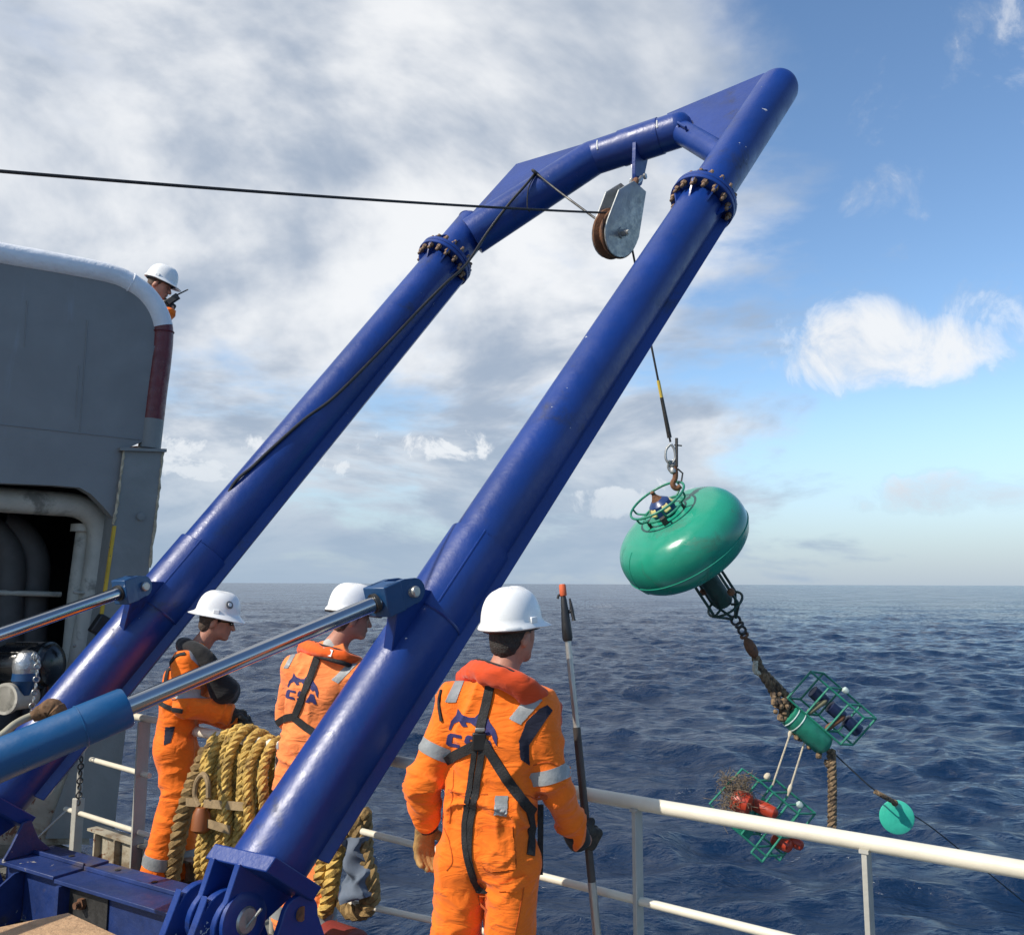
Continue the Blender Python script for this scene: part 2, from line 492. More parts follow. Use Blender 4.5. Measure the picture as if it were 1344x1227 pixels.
def gantry_leg(Bp, Fp, right):
    # lower sleeve, tube, stiffener bar under the leg
    s0, s1, s2 = 0.22, 1.60, 2.10
    Ln = LLEN
    leg = MB().tube([Bp + LU * s0, Bp + LU * (Ln - 0.05)], RT, 48).build('leg', BLUE, gantry)
    MB().lathe([(RT + .003, s0), (RT + .010, s0 + .004), (RT + .010, s1), (RT + .017, s1 + .004), (RT + .017, s2 - .006), (RT + .002, s2)], Bp, LU, 48).build('sleeve', BLUE, leg)
    MB().ring(Bp + LU * s1, LU, RT + .010, .009, 48, 6).build('weld_bead', BLUE, leg)
    # vertical edge of doubler plate
    side = unit(NU * 0.62 - XU * 0.55)
    MB().tube([Bp + LU * (s1 + .01) + side * (RT + .017), Bp + LU * (s2 - .02) + side * (RT + .017)], .006, 6).build('weld_bead', BLUE, leg)
    # flat bar along the underside
    uf = unit(-NU * 0.72 - XU * 0.70) if right else unit(-NU * 0.78 - XU * 0.62)
    w = np.cross(uf, LU)
    MB().box(Bp + LU * (Ln / 2 + .12) + uf * (RT + .02), (LU, uf, w), (Ln / 2 - .22, .045, .045)).build('stiffener_bar', BLUE, leg, bevel=.004)
    # flange pair with gussets and bolts
    Rf = RT + .075
    ex, ey = frame_for(LU)
    for k, (h0, h1) in enumerate(((Ln - .034, Ln - .001), (Ln + .001, Ln + .034))):
        fl = MB().lathe([(RT + .002, h0), (Rf - .004, h0), (Rf, h0 + .004), (Rf, h1 - .004), (Rf - .004, h1), (RT + .002, h1)], Bp, LU, 56).build('flange', BLUE, gantry)
        sgn = -1 if k == 0 else 1
        hz = h0 if k == 0 else h1
        for i in range(8):
            a = 2 * PI * (i + .25) / 8 + PI / 16; d = ex * math.cos(a) + ey * math.sin(a); t = np.cross(LU, d)
            q = Bp + LU * hz + d * (RT - .002) - t * .006
            MB().prism([q, q + d * (Rf - RT - .006), q + d * (Rf - RT - .006) + LU * sgn * .02, q + LU * sgn * .12], t * .012).build('gusset', BLUE, fl)
        for i in range(16):
            a = 2 * PI * (i + .5) / 16 + PI / 16 * (0 if i % 2 else 0) + PI / 16; d = ex * math.cos(a) + ey * math.sin(a)
            z = LU * sgn; x = d; y = np.cross(z, x)
            inst('bolt', BOLT, basis(x, y, z, Bp + LU * hz + d * (RT + .045) + z * .0005), fl)
    return leg


gantry_leg(BR, FR, True)
gantry_leg(BL, FL, False)

HR, HL = 1.63, 1.45                               # flange to portal corner, right and left
def topl(s, dh=0.0):
    """a point on the straight upper edge of the portal, s metres from the right leg axis"""
    return FR + XU * s + LU * (HR - .06 + (HL - HR + .06) * s / SPAN + dh)
hd = [(RT - .004, .036)] + [(RT - .004, HR - .17)]
for t in np.linspace(0, PI / 2, 9)[1:]:
    hd.append(((RT - .004) * math.cos(t) + .001, HR - .17 + RT * .98 * math.sin(t)))
MB().lathe(hd, FR, LU, 48).build('head_tube', BLUE, gantry)
RB = 0.142
stub = MB().tube([FL + LU * .036, FL + LU * .50], RT - .004, 48).build('head_stub', BLUE, gantry)
PP = lambda u, v: on_plane(u, v, FR, NU)          # picture point carried onto the portal plane
PB0 = PP(622, 309)
PB1 = PP(778, 208)
PB2 = PP(890, 171)
PB3 = PB2 + (PP(936, 198) - PB2) * 1.25
brd = unit(PB1 - PB0); xbd = unit(PB2 - PB1)
br = MB().tube([PB0 - brd * .02, PB1], [RB + .020, RB + .004], 48).build('brace_tube', BLUE, gantry)
MB().ring(FL + LU * .50, LU, RT - .004, .006, 48, 6).build('weld_bead', BLUE, br)
xb = MB().tube([PB1 - brd * .03, PB1, PB1 + xbd * .05, PB2], [RB + .003, RB + .002, RB, RB], 48).build('crossbeam', BLUE, gantry)
cm = (PB1 * .42 + PB2 * .58)
MB().tube([cm - xbd * .17, cm + xbd * .17], RB + .007, 48).build('doubler_sleeve', BLUE, xb)
rbd = unit(PB3 - PB2)
MB().tube([PB2 - rbd * .04, PB3], .094, 40).build('brace_tube', BLUE, gantry)
MB().lathe([(RB, 0), (RB * .97, .04), (RB * .8, .085), (RB * .5, .115), (.001, .13)], PB2 - xbd * .005, xbd, 40).build('beam_end_cap', BLUE, xb)
q = NU * .012
MB().prism([p_ - q for p_ in (PP(952, 190), PP(1012, 100), PP(1003, 98), PP(876, 151), PP(884, 168), PP(890, 170))], q * 2).build('gusset_plate', BLUE, gantry)
MB().prism([p_ - q for p_ in (PP(603, 300), PP(678, 217), PP(775, 188), PB1, PB0)], q * 2).build('gusset_plate', BLUE, gantry)
CHIPW = pmat('bare_primer_patch', (.62, .62, .58), .6, var=.2)
for (P_, D_, a0_, a1_, rr_) in ((PB1 + xbd * .10, xbd, .1, .75, RB), (PB2 - xbd * .13, xbd, .15, .65, RB)):
    xx = unit(pu_ := np.cross(NU, D_)) if False else unit(NU)
    MB().ring(P_, D_, rr_ + .0005, .0065, 14, 6, a0_, a1_, xx).build('bare_weld_patch', CHIPW, xb)
# small handle and pad eye with the wire guide on the left brace
def ray_cyl(u, v, P, D, r):
    """first point of a picture ray on a cylinder"""
    d = unit(cam_dir(u, v)); w = CAM - P; a_ = d - D * np.dot(d, D); b_ = w - D * np.dot(w, D)
    A_, B_, C_ = np.dot(a_, a_), 2 * np.dot(a_, b_), np.dot(b_, b_) - r * r
    ds = max(0.0, B_ * B_ - 4 * A_ * C_)
    return CAM + d * ((-B_ - math.sqrt(ds)) / (2 * A_))


EYE = ray_cyl(703, 227, PB0, brd, RB + .035)
MB().ring(EYE, unit(brd + NU * .4), .032, .013, 20, 8).build('wire_eye', BLACKM, gantry)
hnd = PB2 * .72 + PB3 * .28 + NU * .105 + unit(np.cross(NU, PB3 - PB2)) * -.03
hdir = unit(PB3 - PB2)
MB().tube([hnd - hdir * .07 - NU * .02, hnd - hdir * .07 + NU * .02, hnd + hdir * .07 + NU * .02, hnd + hdir * .07 - NU * .02], .010, 8).build('lifting_handle', BLUE, gantry)
# pad eye for the sheave under the crossbeam
PE = cm - LU * 0 + A([0, 0, -1.0]) * 0
dn = unit(A([0, 0, -1.0]) * .75 - LU * .25)
pa = XU
px = np.cross(pa, dn)
pepoly = [(-.13, .08), (.13, .08), (.10, .24)] + [(.075 * math.cos(t), .33 + .065 * math.sin(t)) for t in np.linspace(0, PI, 8)] + [(-.10, .24)]
# plate lies across the beam so that the block can swing
MB().prism([cm + px * a + dn * b - pa * .016 for a, b in pepoly], pa * .032).build('pad_eye', BLUE, gantry, bevel=.003)
MB().prism([cm + pa * .016 + dn * .10 - px * .01, cm + pa * .10 + dn * .10 - px * .01, cm + pa * .02 + dn * .34 - px * .01], px * .02).build('pad_eye_rib', BLUE, gantry)
PEH = cm + dn * .335


def gantry_foot(Bp, right):
    # thick square plate closing the leg, cheek plates round the pivot pin, fixed base lugs
    c = Bp + LU * .205
    ax = (XU, np.cross(LU, XU), LU)
    pl = MB().box(c, ax, (.192, .182, .035)).build('leg_base_plate', BLUE, gantry, bevel=.006)
    yu = np.cross(LU, XU)
    for sx in (-.03, .13):
        poly = [c - LU * .03 + yu * .20, c - LU * .03 - yu * .20]
        poly += [Bp + (-yu * math.cos(t) - LU * math.sin(t)) * .135 for t in np.linspace(-.2, PI + .2, 14)]
        MB().prism([p + XU * (sx - .016) for p in poly], XU * .032).build('cheek_plate', BLUE, pl, bevel=.004)
    MB().lathe([(.125, 0), (.125, .02), (.108, .028), (.075, .028)], Bp - XU * .046, -XU, 32).build('pin_boss', BLUE, pl)
    pin = MB().lathe([(.058, -.10), (.058, .305), (.050, .313)], Bp + XU * .23, -XU, 28).build('pivot_pin', BSTEEL, gantry)
    MB().tube([Bp - XU * .085 + A([.055, .0, .05]), Bp - XU * .089 + A([-.055, .0, -.085])], .007, 6).build('grease_nipple', BSTEEL, pin)
    # fixed lugs standing on the deck
    for sx in (.05, .22):
        o = Bp + XH * sx
        poly = [A([0, 0, 0.0])]
        w = OUT
        poly = [o + w * .30 - A([0, 0, o[2]]), o + w * .10 + A([0, 0, .10])] + [o + (w * math.cos(t) + A([0, 0, 1.0]) * math.sin(t)) * .115 for t in np.linspace(.4, PI - .4, 9)] + [o - w * .10 + A([0, 0, .10]), o - w * .30 - A([0, 0, o[2]])]
        MB().prism([p - XH * .02 for p in poly], XH * .04).build('base_lug', BLUE, gantry, bevel=.004)


gantry_foot(BR, True)
gantry_foot(BL, False)
# lug with a hole outboard of the right foot
o = BR + OUT * .20 - XH * .10; o[2] = 0
hole = 16
lugp = [o - OUT * .22, o + OUT * .26, o + OUT * .10 + A([0, 0, .42])] + [o + OUT * .02 + A([0, 0, .44]) + (OUT * math.cos(t) + A([0, 0, 1.0]) * math.sin(t)) * .08 for t in np.linspace(.3, PI - .3, 8)] + [o - OUT * .07 + A([0, 0, .42])]
MB().prism([p - XH * .014 for p in lugp], XH * .028).build('tie_down_lug', BLUE, gantry, bevel=.004)
MB().lathe([(.032, -.002), (.032, .006), (.02, .006)], o + OUT * .02 + A([0, 0, .44]) - XH * .014, -XH, 20).build('lug_bush', RUST, gantry)


# ---------------------------------------------------------------- hydraulic cylinders
def cylinder(root_pix, joint_pix, Yj, Ye, base_pix_end, label, bar_from):
    """rod eye at joint on the leg, rod runs down inboard to a fatter barrel"""
    J = at(*joint_pix, Yj); E_ = at(*base_pix_end, Ye)
    d = unit(E_ - J); L = np.linalg.norm(E_ - J)
    t = thing('hydraulic_cylinder', E_ + d * 1.2, label, 'hydraulic cylinder', 'hydraulic rams of the A-frame')
    MB().tube([J + d * .08, J + d * (bar_from + .1)], .037, 32).build('piston_rod', CHROME, t)
    prof = [(.045, bar_from - .006), (.076, bar_from), (.080, bar_from + .01), (.080, bar_from + .17), (.0780, bar_from + .176), (.0780, bar_from + 2.6), (.05, bar_from + 2.62)]
    b = MB().lathe(prof, J, d, 40).build('barrel', CYLBLUE, t)
    MB().ring(J + d * (bar_from + .172), d, .0795, .003, 40, 6).build('gland_seam', CYLBLUE, b)
    # clevis block: side plates with a pin
    up = unit(np.cross(d, XU)); up = up if up[2] > 0 else -up
    e = MB().box(J + d * .075, (d, up, XU), (.050, .075, .066)).build('rod_eye', CLEV, t, bevel=.006)
    MB().lathe([(.047, 0), (.047, .02)], J + d * .124, d, 24).build('rod_collar', DSTEEL, e)
    for sx in (-.050, .050):
        poly = [J + d * .10 + up * .075, J + d * .10 - up * .075, J - d * .04 - up * .06] + [J - d * .035 + (-up * math.cos(a) - d * math.sin(a)) * .065 for a in np.linspace(0, PI, 10)] + [J - d * .0 + up * .075]
        MB().prism([p + XU * (sx - .014) for p in poly], XU * .028).build('clevis_plate', CLEV, e, bevel=.003)
    MB().lathe([(.028, -.005), (.028, .165), (.022, .17)], J + XU * .08 - d * .03, -XU, 20).build('clevis_pin', BSTEEL, t)
    return t, J, d


cyr, JR, DR = cylinder(None, (522, 779), 4.30, 3.46, (120, 947), 'hydraulic ram whose blue barrel and chrome rod brace the leg beside the foreground worker', 1.02 + .28)
cyl_, JL, DLc = cylinder(None, (176, 771), 5.45, 4.55, (0, 832), 'hydraulic ram with bare chrome rod bracing the leg beside the grey casing', 2.6)
for Bp, J in ((BR, JR), (BL, JL)):
    c = Bp + LU * np.dot(J - Bp, LU)
    dd = J - c; dl = np.linalg.norm(dd); dd = dd / dl
    poly = [c + dd * (RT - .02) + LU * .16, c + dd * (RT - .02) - LU * .24, J - LU * .05 - dd * .02] + [J + (dd * math.sin(a) - LU * math.cos(a)) * .055 for a in np.linspace(.2, PI - .2, 7)] + [J + LU * .05]
    MB().prism([p - XU * .030 for p in poly], XU * .06).build('cylinder_lug', BLUE, gantry, bevel=.005)

# ================================================================== DECK, BEAM, RAILS
RL0 = A([1.67, 2.85, 0.0]); RL1 = A([-2.6, 6.05, 0.0])
RD = unit(RL1 - RL0)                               # along the rail, away to the left
RN = A([RD[1], -RD[0], 0.0]); RN = RN if RN[1] > 0 else -RN   # outboard
ZV = A([0, 0, 1.0])


def RP(u, v): return on_plane(u, v, RL0, RN)


DECKM = pmat('worn_deck_paint', (0.13, 0.125, 0.105), 0.7, var=0.35, vscale=2.5, bump=0.5, bscale=30, chips=(0.16, 0.07, 0.035), chip_amt=0.16, chip_scale=5,
             dirt=(0.05, 0.045, 0.04), dirt_amt=0.25, dirt_scale=1.6)
e0 = RL0 - RD * 6 + RN * .12; e1 = RL1 + RD * 6 + RN * .12
tag(MB().prism([e0 - ZV * .02, e1 - ZV * .02, e1 - RN * 14 - ZV * .02, e0 - RN * 14 - ZV * .02], ZV * .02).build('deck', DECKM, None, 0), kind='structure')
HULLM = pmat('hull_paint', (0.07, 0.10, 0.17), 0.5, var=0.2, bump=0.3)
tag(MB().prism([e0 - ZV * .022, e1 - ZV * .022, e1 - RN * 14 - ZV * .022, e0 - RN * 14 - ZV * .022], ZV * -6).build('hull', HULLM, None, 0), kind='structure')

# deck-edge coaming (low cream bulwark seen behind the kneeling blue beam)
CREAMW = pmat('weathered_cream_paint', (0.37, 0.33, 0.25), 0.6, var=0.2, vscale=4, bump=0.3, chips=(0.15, 0.07, 0.04), chip_amt=0.20, chip_scale=7, dirt=(0.17, 0.12, 0.07), dirt_amt=0.32, dirt_scale=3)
t = thing('deck_coaming', RP(215, 1110) * A([1, 1, 0]), 'low weathered cream coaming along the deck edge under the short railing', 'coaming')
c0 = RP(128, 1095); c1 = RP(265, 1100); c0[2] = c1[2] = 0
cc = (c0 + c1) / 2 + RN * .04
MB().box(cc + RD * .1 + ZV * .11, (RD, RN, ZV), (np.linalg.norm(c1 - c0) / 2, .012, .11)).build('plate', CREAMW, t, bevel=.003)
MB().box(cc + RD * .1 + ZV * .228, (RD, RN, ZV), (np.linalg.norm(c1 - c0) / 2 + .02, .05, .008)).build('cap_rail', CREAMW, t)
for k in (-.45, -.1, .25, .5): MB().box(cc + RD * (.1 + k) + ZV * .11 - RN * .035, (RD, RN, ZV), (.008, .022, .108)).build('bracket', CREAMW, t)

# blue base beam between the feet
PH = A([-XH[1], XH[0], 0.0]); PH = PH if PH[1] > 0 else -PH
beam = thing('gantry_base_beam', (BR + BL) / 2 * A([1, 1, 0]), 'scuffed blue steel base beam lying on deck between the two A-frame feet', 'beam')


def bp(s, o, z): q = BR + XH * s + PH * o; return A([q[0], q[1], z])


TOPZ = .33
jx = 1.50
for (a, b, dz) in ((.24, jx - .004, 0.0), (jx + .004, 2.05, .012)):
    MB().prism([bp(a, .10, TOPZ - .02 + dz), bp(b, .10, TOPZ - .02 + dz), bp(b, .43, TOPZ - .02 + dz), bp(a, .43, TOPZ - .02 + dz)], ZV * .02).build('top_plate', BLUEW, beam, bevel=.003)
    MB().prism([bp(a, .27, TOPZ + dz + .001), bp(b, .27, TOPZ + dz + .001), bp(b, .285, TOPZ + dz + .001), bp(a, .285, TOPZ + dz + .001)], ZV * .022).build('top_strip', BLUEW, beam, bevel=.003)
    MB().prism([bp(a, .16, 0.0), bp(b, .16, 0.0), bp(b, .18, 0.0), bp(a, .18, 0.0)], ZV * (TOPZ - .021 + dz)).build('web', BLUEW, beam)
    MB().prism([bp(a, .05, 0.0), bp(b, .05, 0.0), bp(b, .159, 0.0), bp(a, .159, 0.0)], ZV * .02).build('bottom_flange', BLUEW, beam)
MB().prism([bp(jx - .075, .085, .021), bp(jx - .045, .085, .021), bp(jx - .045, .159, .021), bp(jx - .075, .159, .021)], ZV * (TOPZ - .045)).build('end_plate', BLUEW, beam)
MB().prism([bp(jx - .40, .150, .03), bp(jx - .07, .150, .03), bp(jx - .07, .158, .03), bp(jx - .40, .158, .03)], ZV * .26).build('splice_plate', DSTEEL, beam)
for zz in (.10, .23):
    MB().lathe([(.030, 0), (.030, .022)], bp(jx - .20, .148, zz), -PH, 6).lathe([(.017, .022), (.017, .05)], bp(jx - .20, .148, zz), -PH, 12).build('splice_bolt', RUST, beam)
for s in (.42, 1.86):
    for ds in (0,):
        poly = [bp(s, .155, .022), bp(s, -.16, .022), bp(s, -.16, .09), bp(s, -.06, .20), bp(s, .10, TOPZ - .03), bp(s, .155, TOPZ - .03)]
        MB().prism(poly, XH * .016).build('stiffener_plate', BLUEW, beam, bevel=.002)
poly = [bp(1.98, .38, TOPZ + .014), bp(1.98, .10, TOPZ + .014), bp(1.98, .14, TOPZ + .08), bp(1.98, .20, TOPZ + .20), bp(1.98, .245, TOPZ + .205), bp(1.98, .30, TOPZ + .09)]
MB().prism(poly, XH * .02).build('lifting_lug', BLUEW, beam, bevel=.003)
for s, o in ((.55, .36), (1.0, .35), (1.34, .37), (1.75, .36)):
    MB().lathe([(.016, 0), (.016, .004), (.009, .005)], bp(s, o, TOPZ + (.013 if s > jx else .001)), ZV, 12).build('plug', DSTEEL, beam)

# grating and tan deck box in the corner
GRM = pmat('dark_grating_steel', (0.035, 0.034, 0.032), 0.6, 0.4, var=0.3, bump=0.2)
GRL = pmat('bare_grating_edge', (0.30, 0.28, 0.24), 0.5, 0.5, var=0.3)
gc = atz(20, 1200, .03)
gr = thing('deck_grating', gc * A([1, 1, 0]), 'dark steel grating with pale worn strips on deck beside the tan step', 'grating')
for k in range(-8, 14):
    MB().box(gc + PH * (k * .045) - PH * .25 + XH * .1 + ZV * -.01, (XH, PH, ZV), (.75, .0035, .018)).build('load_bar', GRM, gr)
for k in range(-20, 22):
    MB().box(gc + XH * (.1 + k * .034) - PH * .14 + ZV * -.008, (XH, PH, ZV), (.0025, .5, .012)).build('cross_bar', GRM, gr)
for k in (-.52, -.36, -.20, -.04):
    MB().box(gc + PH * k + XH * .1 + ZV * .012, (XH, PH, ZV), (.75, .008, .003)).build('worn_strip', GRL, gr)
TAN = pmat('tan_nonslip_coating', (0.44, 0.28, 0.155), 0.85, var=0.25, vscale=9, bump=1.0, bscale=34, dirt=(0.20, 0.12, 0.07), dirt_amt=0.22, dirt_scale=6)
c0 = atz(90, 1197, .45)
t = thing('deck_step', c0 * A([1, 1, 0]), 'tan step box with rough non-slip top at the end of the grating', 'step box')
a0 = atz(160, 1229, .45) - c0; a1 = atz(-6, 1217, .45) - c0
a0 = unit(a0); a1 = unit(a1)
pl = [c0, c0 + a0 * .9, c0 + a0 * .9 + a1 * 1.1, c0 + a1 * 1.1]
MB().prism([p - ZV * .03 for p in pl], ZV * .03).build('nonslip_top', TAN, t, bevel=.004)
MB().prism([p * A([1, 1, 0]) for p in [c0 + (a0 + a1) * .03, c0 + a0 * .87 + a1 * .03, c0 + a0 * .87 + a1 * 1.07, c0 + a0 * .03 + a1 * 1.07]], ZV * .419).build('box_body', DSTEEL, t)


def post(p, h, parent, m=POSTP, w=.030, th=.009, z0=0.0):
    p = A([p[0], p[1], z0])
    return MB().box(p + ZV * (h - z0) / 2, (RN, RD, ZV), (w, th, (h - z0) / 2)).build('stanchion', m, parent, bevel=.002)


# right railing
rail = thing('deck_railing', RP(830, 1060) * A([1, 1, 0]), 'cream painted pipe railing on flat stanchions running out past the boat hook', 'railing', 'ship railings')
pr0 = RP(1344, 1141); pr1 = RP(515, 998)
rd = unit(pr1 - pr0)
MB().tube([pr0 - rd * 2.2, pr1 + rd * .75], .028, 32).build('top_rail', RAILP, rail)
for (a, b, r) in (((1000, 1222), (560, 1112), .0165), ((700, 1236), (492, 1191), .015)):
    q0, q1 = RP(*a), RP(*b); d = unit(q1 - q0)
    MB().tube([q0 - d * 2.6, q1 + d * .5], r, 20).build('mid_rail', RAILP, rail)
for (u, v) in ((836, 1062), (1137, 1118)):
    p = RP(u, v); hz = pr0[2] + (pr1[2] - pr0[2]) * (np.dot(p - pr0, rd) / np.linalg.norm(pr1 - pr0))
    post(p, hz - .02, rail)
    MB().box(A([p[0], p[1], hz - .024]), (RN, RD, ZV), (.034, .016, .006)).build('saddle', POSTP, rail)
p = RP(836, 1062) - RD * 1.75; post(p, pr0[2] + (pr1[2] - pr0[2]) * (np.dot(p - pr0, rd) / np.linalg.norm(pr1 - pr0)) - .03, rail); post(pr1 + rd * .70, pr1[2] - .03, rail)

# left railing by the casing
rl = thing('deck_railing', RP(180, 1040) * A([1, 1, 0]), 'short cream railing with chain post between the grey casing and the rope coil', 'railing', 'ship railings')
for a, b, r, ext in (((150, 936), (200, 944), .022, .15), ((119, 996), (183, 1014), .0165, .12), ((86, 1061), (196, 1096), .0165, .05)):
    q0, q1 = RP(*a), RP(*b); MB().tube([q0, q1 + unit(q1 - q0) * ext], r, 20).build('rail', RAILP, rl)
post(RP(184, 1040), RP(184, 941)[2] - .02, rl, w=.042)
pb = RP(103, 1050)
MB().tube([pb * A([1, 1, 0]), A([pb[0], pb[1], RP(110, 984)[2]])], .020, 14).build('chain_post', POSTP, rl)
for k in range(7):
    z = RP(110, 990)[2] - .03 - k * .048
    MB().ring(pb + (z - pb[2]) * ZV - RD * .03 - RN * .015, (RD if k % 2 else RN), .020, .0055, 12, 6).build('chain_link', DSTEEL, rl)
MB().box(pb * A([1, 1, 0]) + ZV * .21, (RN, RD, ZV), (.03, .03, .20)).build('post_socket', POSTP, rl, bevel=.004)
q0 = RP(88, 1062); MB().tube([q0, q0 + A([-.16, -.10, -.18])], .008, 8).build('stay_wire', STEEL, rl)

# red pipe along the deck edge under the rope
REDM = pmat('dull_red_paint', (0.22, 0.028, 0.022), 0.55, var=0.2, vscale=4, bump=0.3, chips=(0.10, 0.05, 0.04), chip_amt=0.07, dirt=(0.10, 0.03, 0.03), dirt_amt=0.2)
q0 = RP(455, 1200) - RN * .14; q1 = RP(600, 1240) - RN * .14
q0[2] = q1[2] = .12
t = thing('red_fender_pipe', q1 * A([1, 1, 0]), 'dull red pipe section lying along the deck edge under the railing', 'pipe')
d = unit(q1 - q0)
MB().lathe([(.10, 0), (.118, .01), (.118, .20), (.10, .21)], q0, d, 32).build('end_collar', REDM, t)
MB().lathe([(.098, .20), (.098, .40), (.118, .402), (.118, 1.05), (.09, 1.06)], q0, d, 32).build('pipe_body', REDM, t)
for k in (.1, .8): MB().box(q0 + d * k - ZV * .10, (d, np.cross(ZV, d), ZV), (.03, .09, .022)).build('saddle', REDM, t)

# ================================================================== CASING (superstructure at the left)
CP0 = at(190, 765, 6.95); CE = unit(A([-.75, -.67, 0])); CN = A([.67, -.75, 0]); CN = unit(CN)


def Q(u, v, dep=0.0): return on_plane(u, v, CP0 - CN * dep, CN)


GREYW = pmat('grey_casing_paint', (0.200, 0.198, 0.190), 0.5, var=0.10, vscale=1.5, bump=0.35, bscale=9, chips=(0.30, 0.31, 0.32), chip_amt=0.03, chip_scale=9,
             dirt=(0.24, 0.26, 0.28), dirt_amt=0.15, dirt_scale=1.3, streak=True)
GREYP = pmat('grey_pillar_paint', (0.22, 0.22, 0.205), 0.55, var=0.16, vscale=2, bump=0.35, bscale=14, chips=(0.36, 0.30, 0.20), chip_amt=0.04, chip_scale=8,
             dirt=(0.10, 0.10, 0.095), dirt_amt=0.2, dirt_scale=1.5, streak=True)
WHITEP = pmat('lumpy_white_paint', (0.74, 0.75, 0.76), 0.45, var=0.08, vscale=4, bump=0.8, bscale=22, dirt=(0.45, 0.45, 0.46), dirt_amt=0.12, dirt_scale=4)
REDP = pmat('maroon_paint', (0.125, 0.010, 0.014), 0.35, var=0.2, vscale=5, bump=0.3, bscale=20, chips=(0.17, 0.17, 0.19), chip_amt=0.22, chip_scale=4)
OFFW = pmat('grimy_white_pipe_paint', (0.46, 0.43, 0.36), 0.55, var=0.2, vscale=3, bump=0.3, bscale=16, dirt=(0.20, 0.19, 0.16), dirt_amt=0.25, dirt_scale=3)
YELL = pmat('yellow_edge_paint', (0.60, 0.37, 0.03), 0.55, var=0.2, vscale=6, bump=0.3, chips=(0.18, 0.12, 0.05), chip_amt=0.16, chip_scale=10)
DARKI = pmat('shade_black_interior', (0.012, 0.012, 0.013), 0.8, var=0.3)  # near-black colour stands in for the shade inside the bay
PEEL = pmat('peeling_paint_edge', (0.44, 0.36, 0.24), 0.7, var=0.4, vscale=20, bump=0.8, bscale=60)

cas = thing('ship_casing', Q(100, 1040) * A([1, 1, 0]), 'grey painted steel casing with rounded white rim and open pipe bay below', 'casing')
rimc = [(-260, 286), (-120, 311), (0, 334), (80, 348), (140, 360), (166, 370), (188, 385), (203, 404), (211, 424), (213, 440), (210, 475), (205, 512), (198, 572)]
wall_px = [(-260, 618), (0, 634), (72, 637), (105, 640), (119, 648), (135, 664), (152, 684), (164, 590), (197, 575), (205, 512), (210, 440), (206, 415), (194, 396), (176, 382), (150, 369), (100, 358), (0, 340), (-260, 292)]
MB().prism([Q(*p) for p in wall_px], -CN * .10).build('wall_panel', GREYW, cas, 0)
cr = bez([Q(*p, .04) for p in rimc], 72)
# split the rim where the paint changes: white over the top and round the bend, maroon down the side, grey at the foot
i1 = min(range(len(cr)), key=lambda i: np.linalg.norm(cr[i] - Q(212, 428, .04)))
i2 = min(range(len(cr)), key=lambda i: np.linalg.norm(cr[i] - Q(201, 552, .04)))
rim = MB().tube(cr[:i1 + 1], .088, 28).build('white_rim', WHITEP, cas)
MB().tube(cr[i1:i2 + 1], .0865, 28).build('maroon_rim', REDP, cas)
MB().tube(cr[i2:] + [Q(196, 589, .04)], .086, 28).build('grey_rim_foot', GREYP, cas)
for i in (int(i1 * .62), i1 + 3): MB().ring(cr[i], unit(cr[i + 1] - cr[i - 1]), .089, .006, 28, 6).build('weld_bead', WHITEP if i < i1 else REDP, cas)
MB().tube([Q(-260, 538), Q(0, 557), Q(90, 567), Q(184, 577)], .006, 6).build('weld_seam', GREYW, cas)
for (u, v, l) in ((36, 395, 60), (115, 420, 150), (104, 480, 70)):
    MB().tube([Q(u, v, -.001), Q(u - l * .07, v + l, -.001)], [.006, .003], 6).build('weld_seam', GREYW, cas)
# pillar with cap plate and peeling edges
pil = [(163, 590), (214, 590), (208, 640), (196, 745), (181, 850), (166, 950), (153, 1060), (150, 1100), (60, 1100), (95, 1000), (120, 880), (136, 790), (149, 690)]
MB().prism([Q(*p, -.03) for p in pil], -CN * .34).build('pillar', GREYP, cas, 0)
MB().prism([Q(158, 587, -.06), Q(219, 589, -.06), Q(219, 593, -.06), Q(158, 591, -.06)], -CN * .42).build('cap_plate', GREYP, cas)
for pts, m in (([(163, 592), (157, 640), (149, 688)], PEEL), ([(214, 594), (209, 640), (203, 690), (196, 745)], PEEL)):
    pp = [Q(u + random.uniform(-.8, .8), v, -.032) for u, v in [tuple(x) for x in np.array(bez([(*p, 0) for p in pts], 24))[:, :2]]]
    MB().tube(pp, [.006 + .008 * random.random() for _ in pp], 6).build('peeling_edge', m, cas)
MB().prism([Q(149, 690, -.034), Q(153, 690, -.034), Q(137, 800, -.034), Q(127, 858, -.034), Q(124, 858, -.034), Q(133, 800, -.034)], -CN * .03).build('yellow_edge_strip', YELL, cas)
MB().lathe([(.03, 0), (.03, .02), (.015, .022)], Q(184, 678, -.03), CN, 10).build('patch_knob', GREYP, cas)
# low wall right behind the left foot
MB().prism([Q(-200, 960, -.01), Q(100, 965, -.01), Q(118, 1108, -.01), Q(-200, 1108, -.01)], -CN * .2).build('lower_wall', CREAMW, cas, 0)
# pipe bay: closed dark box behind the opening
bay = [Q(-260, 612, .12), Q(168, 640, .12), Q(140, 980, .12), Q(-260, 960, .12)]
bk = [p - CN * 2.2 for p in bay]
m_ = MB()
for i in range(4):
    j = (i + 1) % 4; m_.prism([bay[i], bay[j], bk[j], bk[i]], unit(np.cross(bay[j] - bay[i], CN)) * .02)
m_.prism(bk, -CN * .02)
m_.build('bay_lining', DARKI, cas, 0)
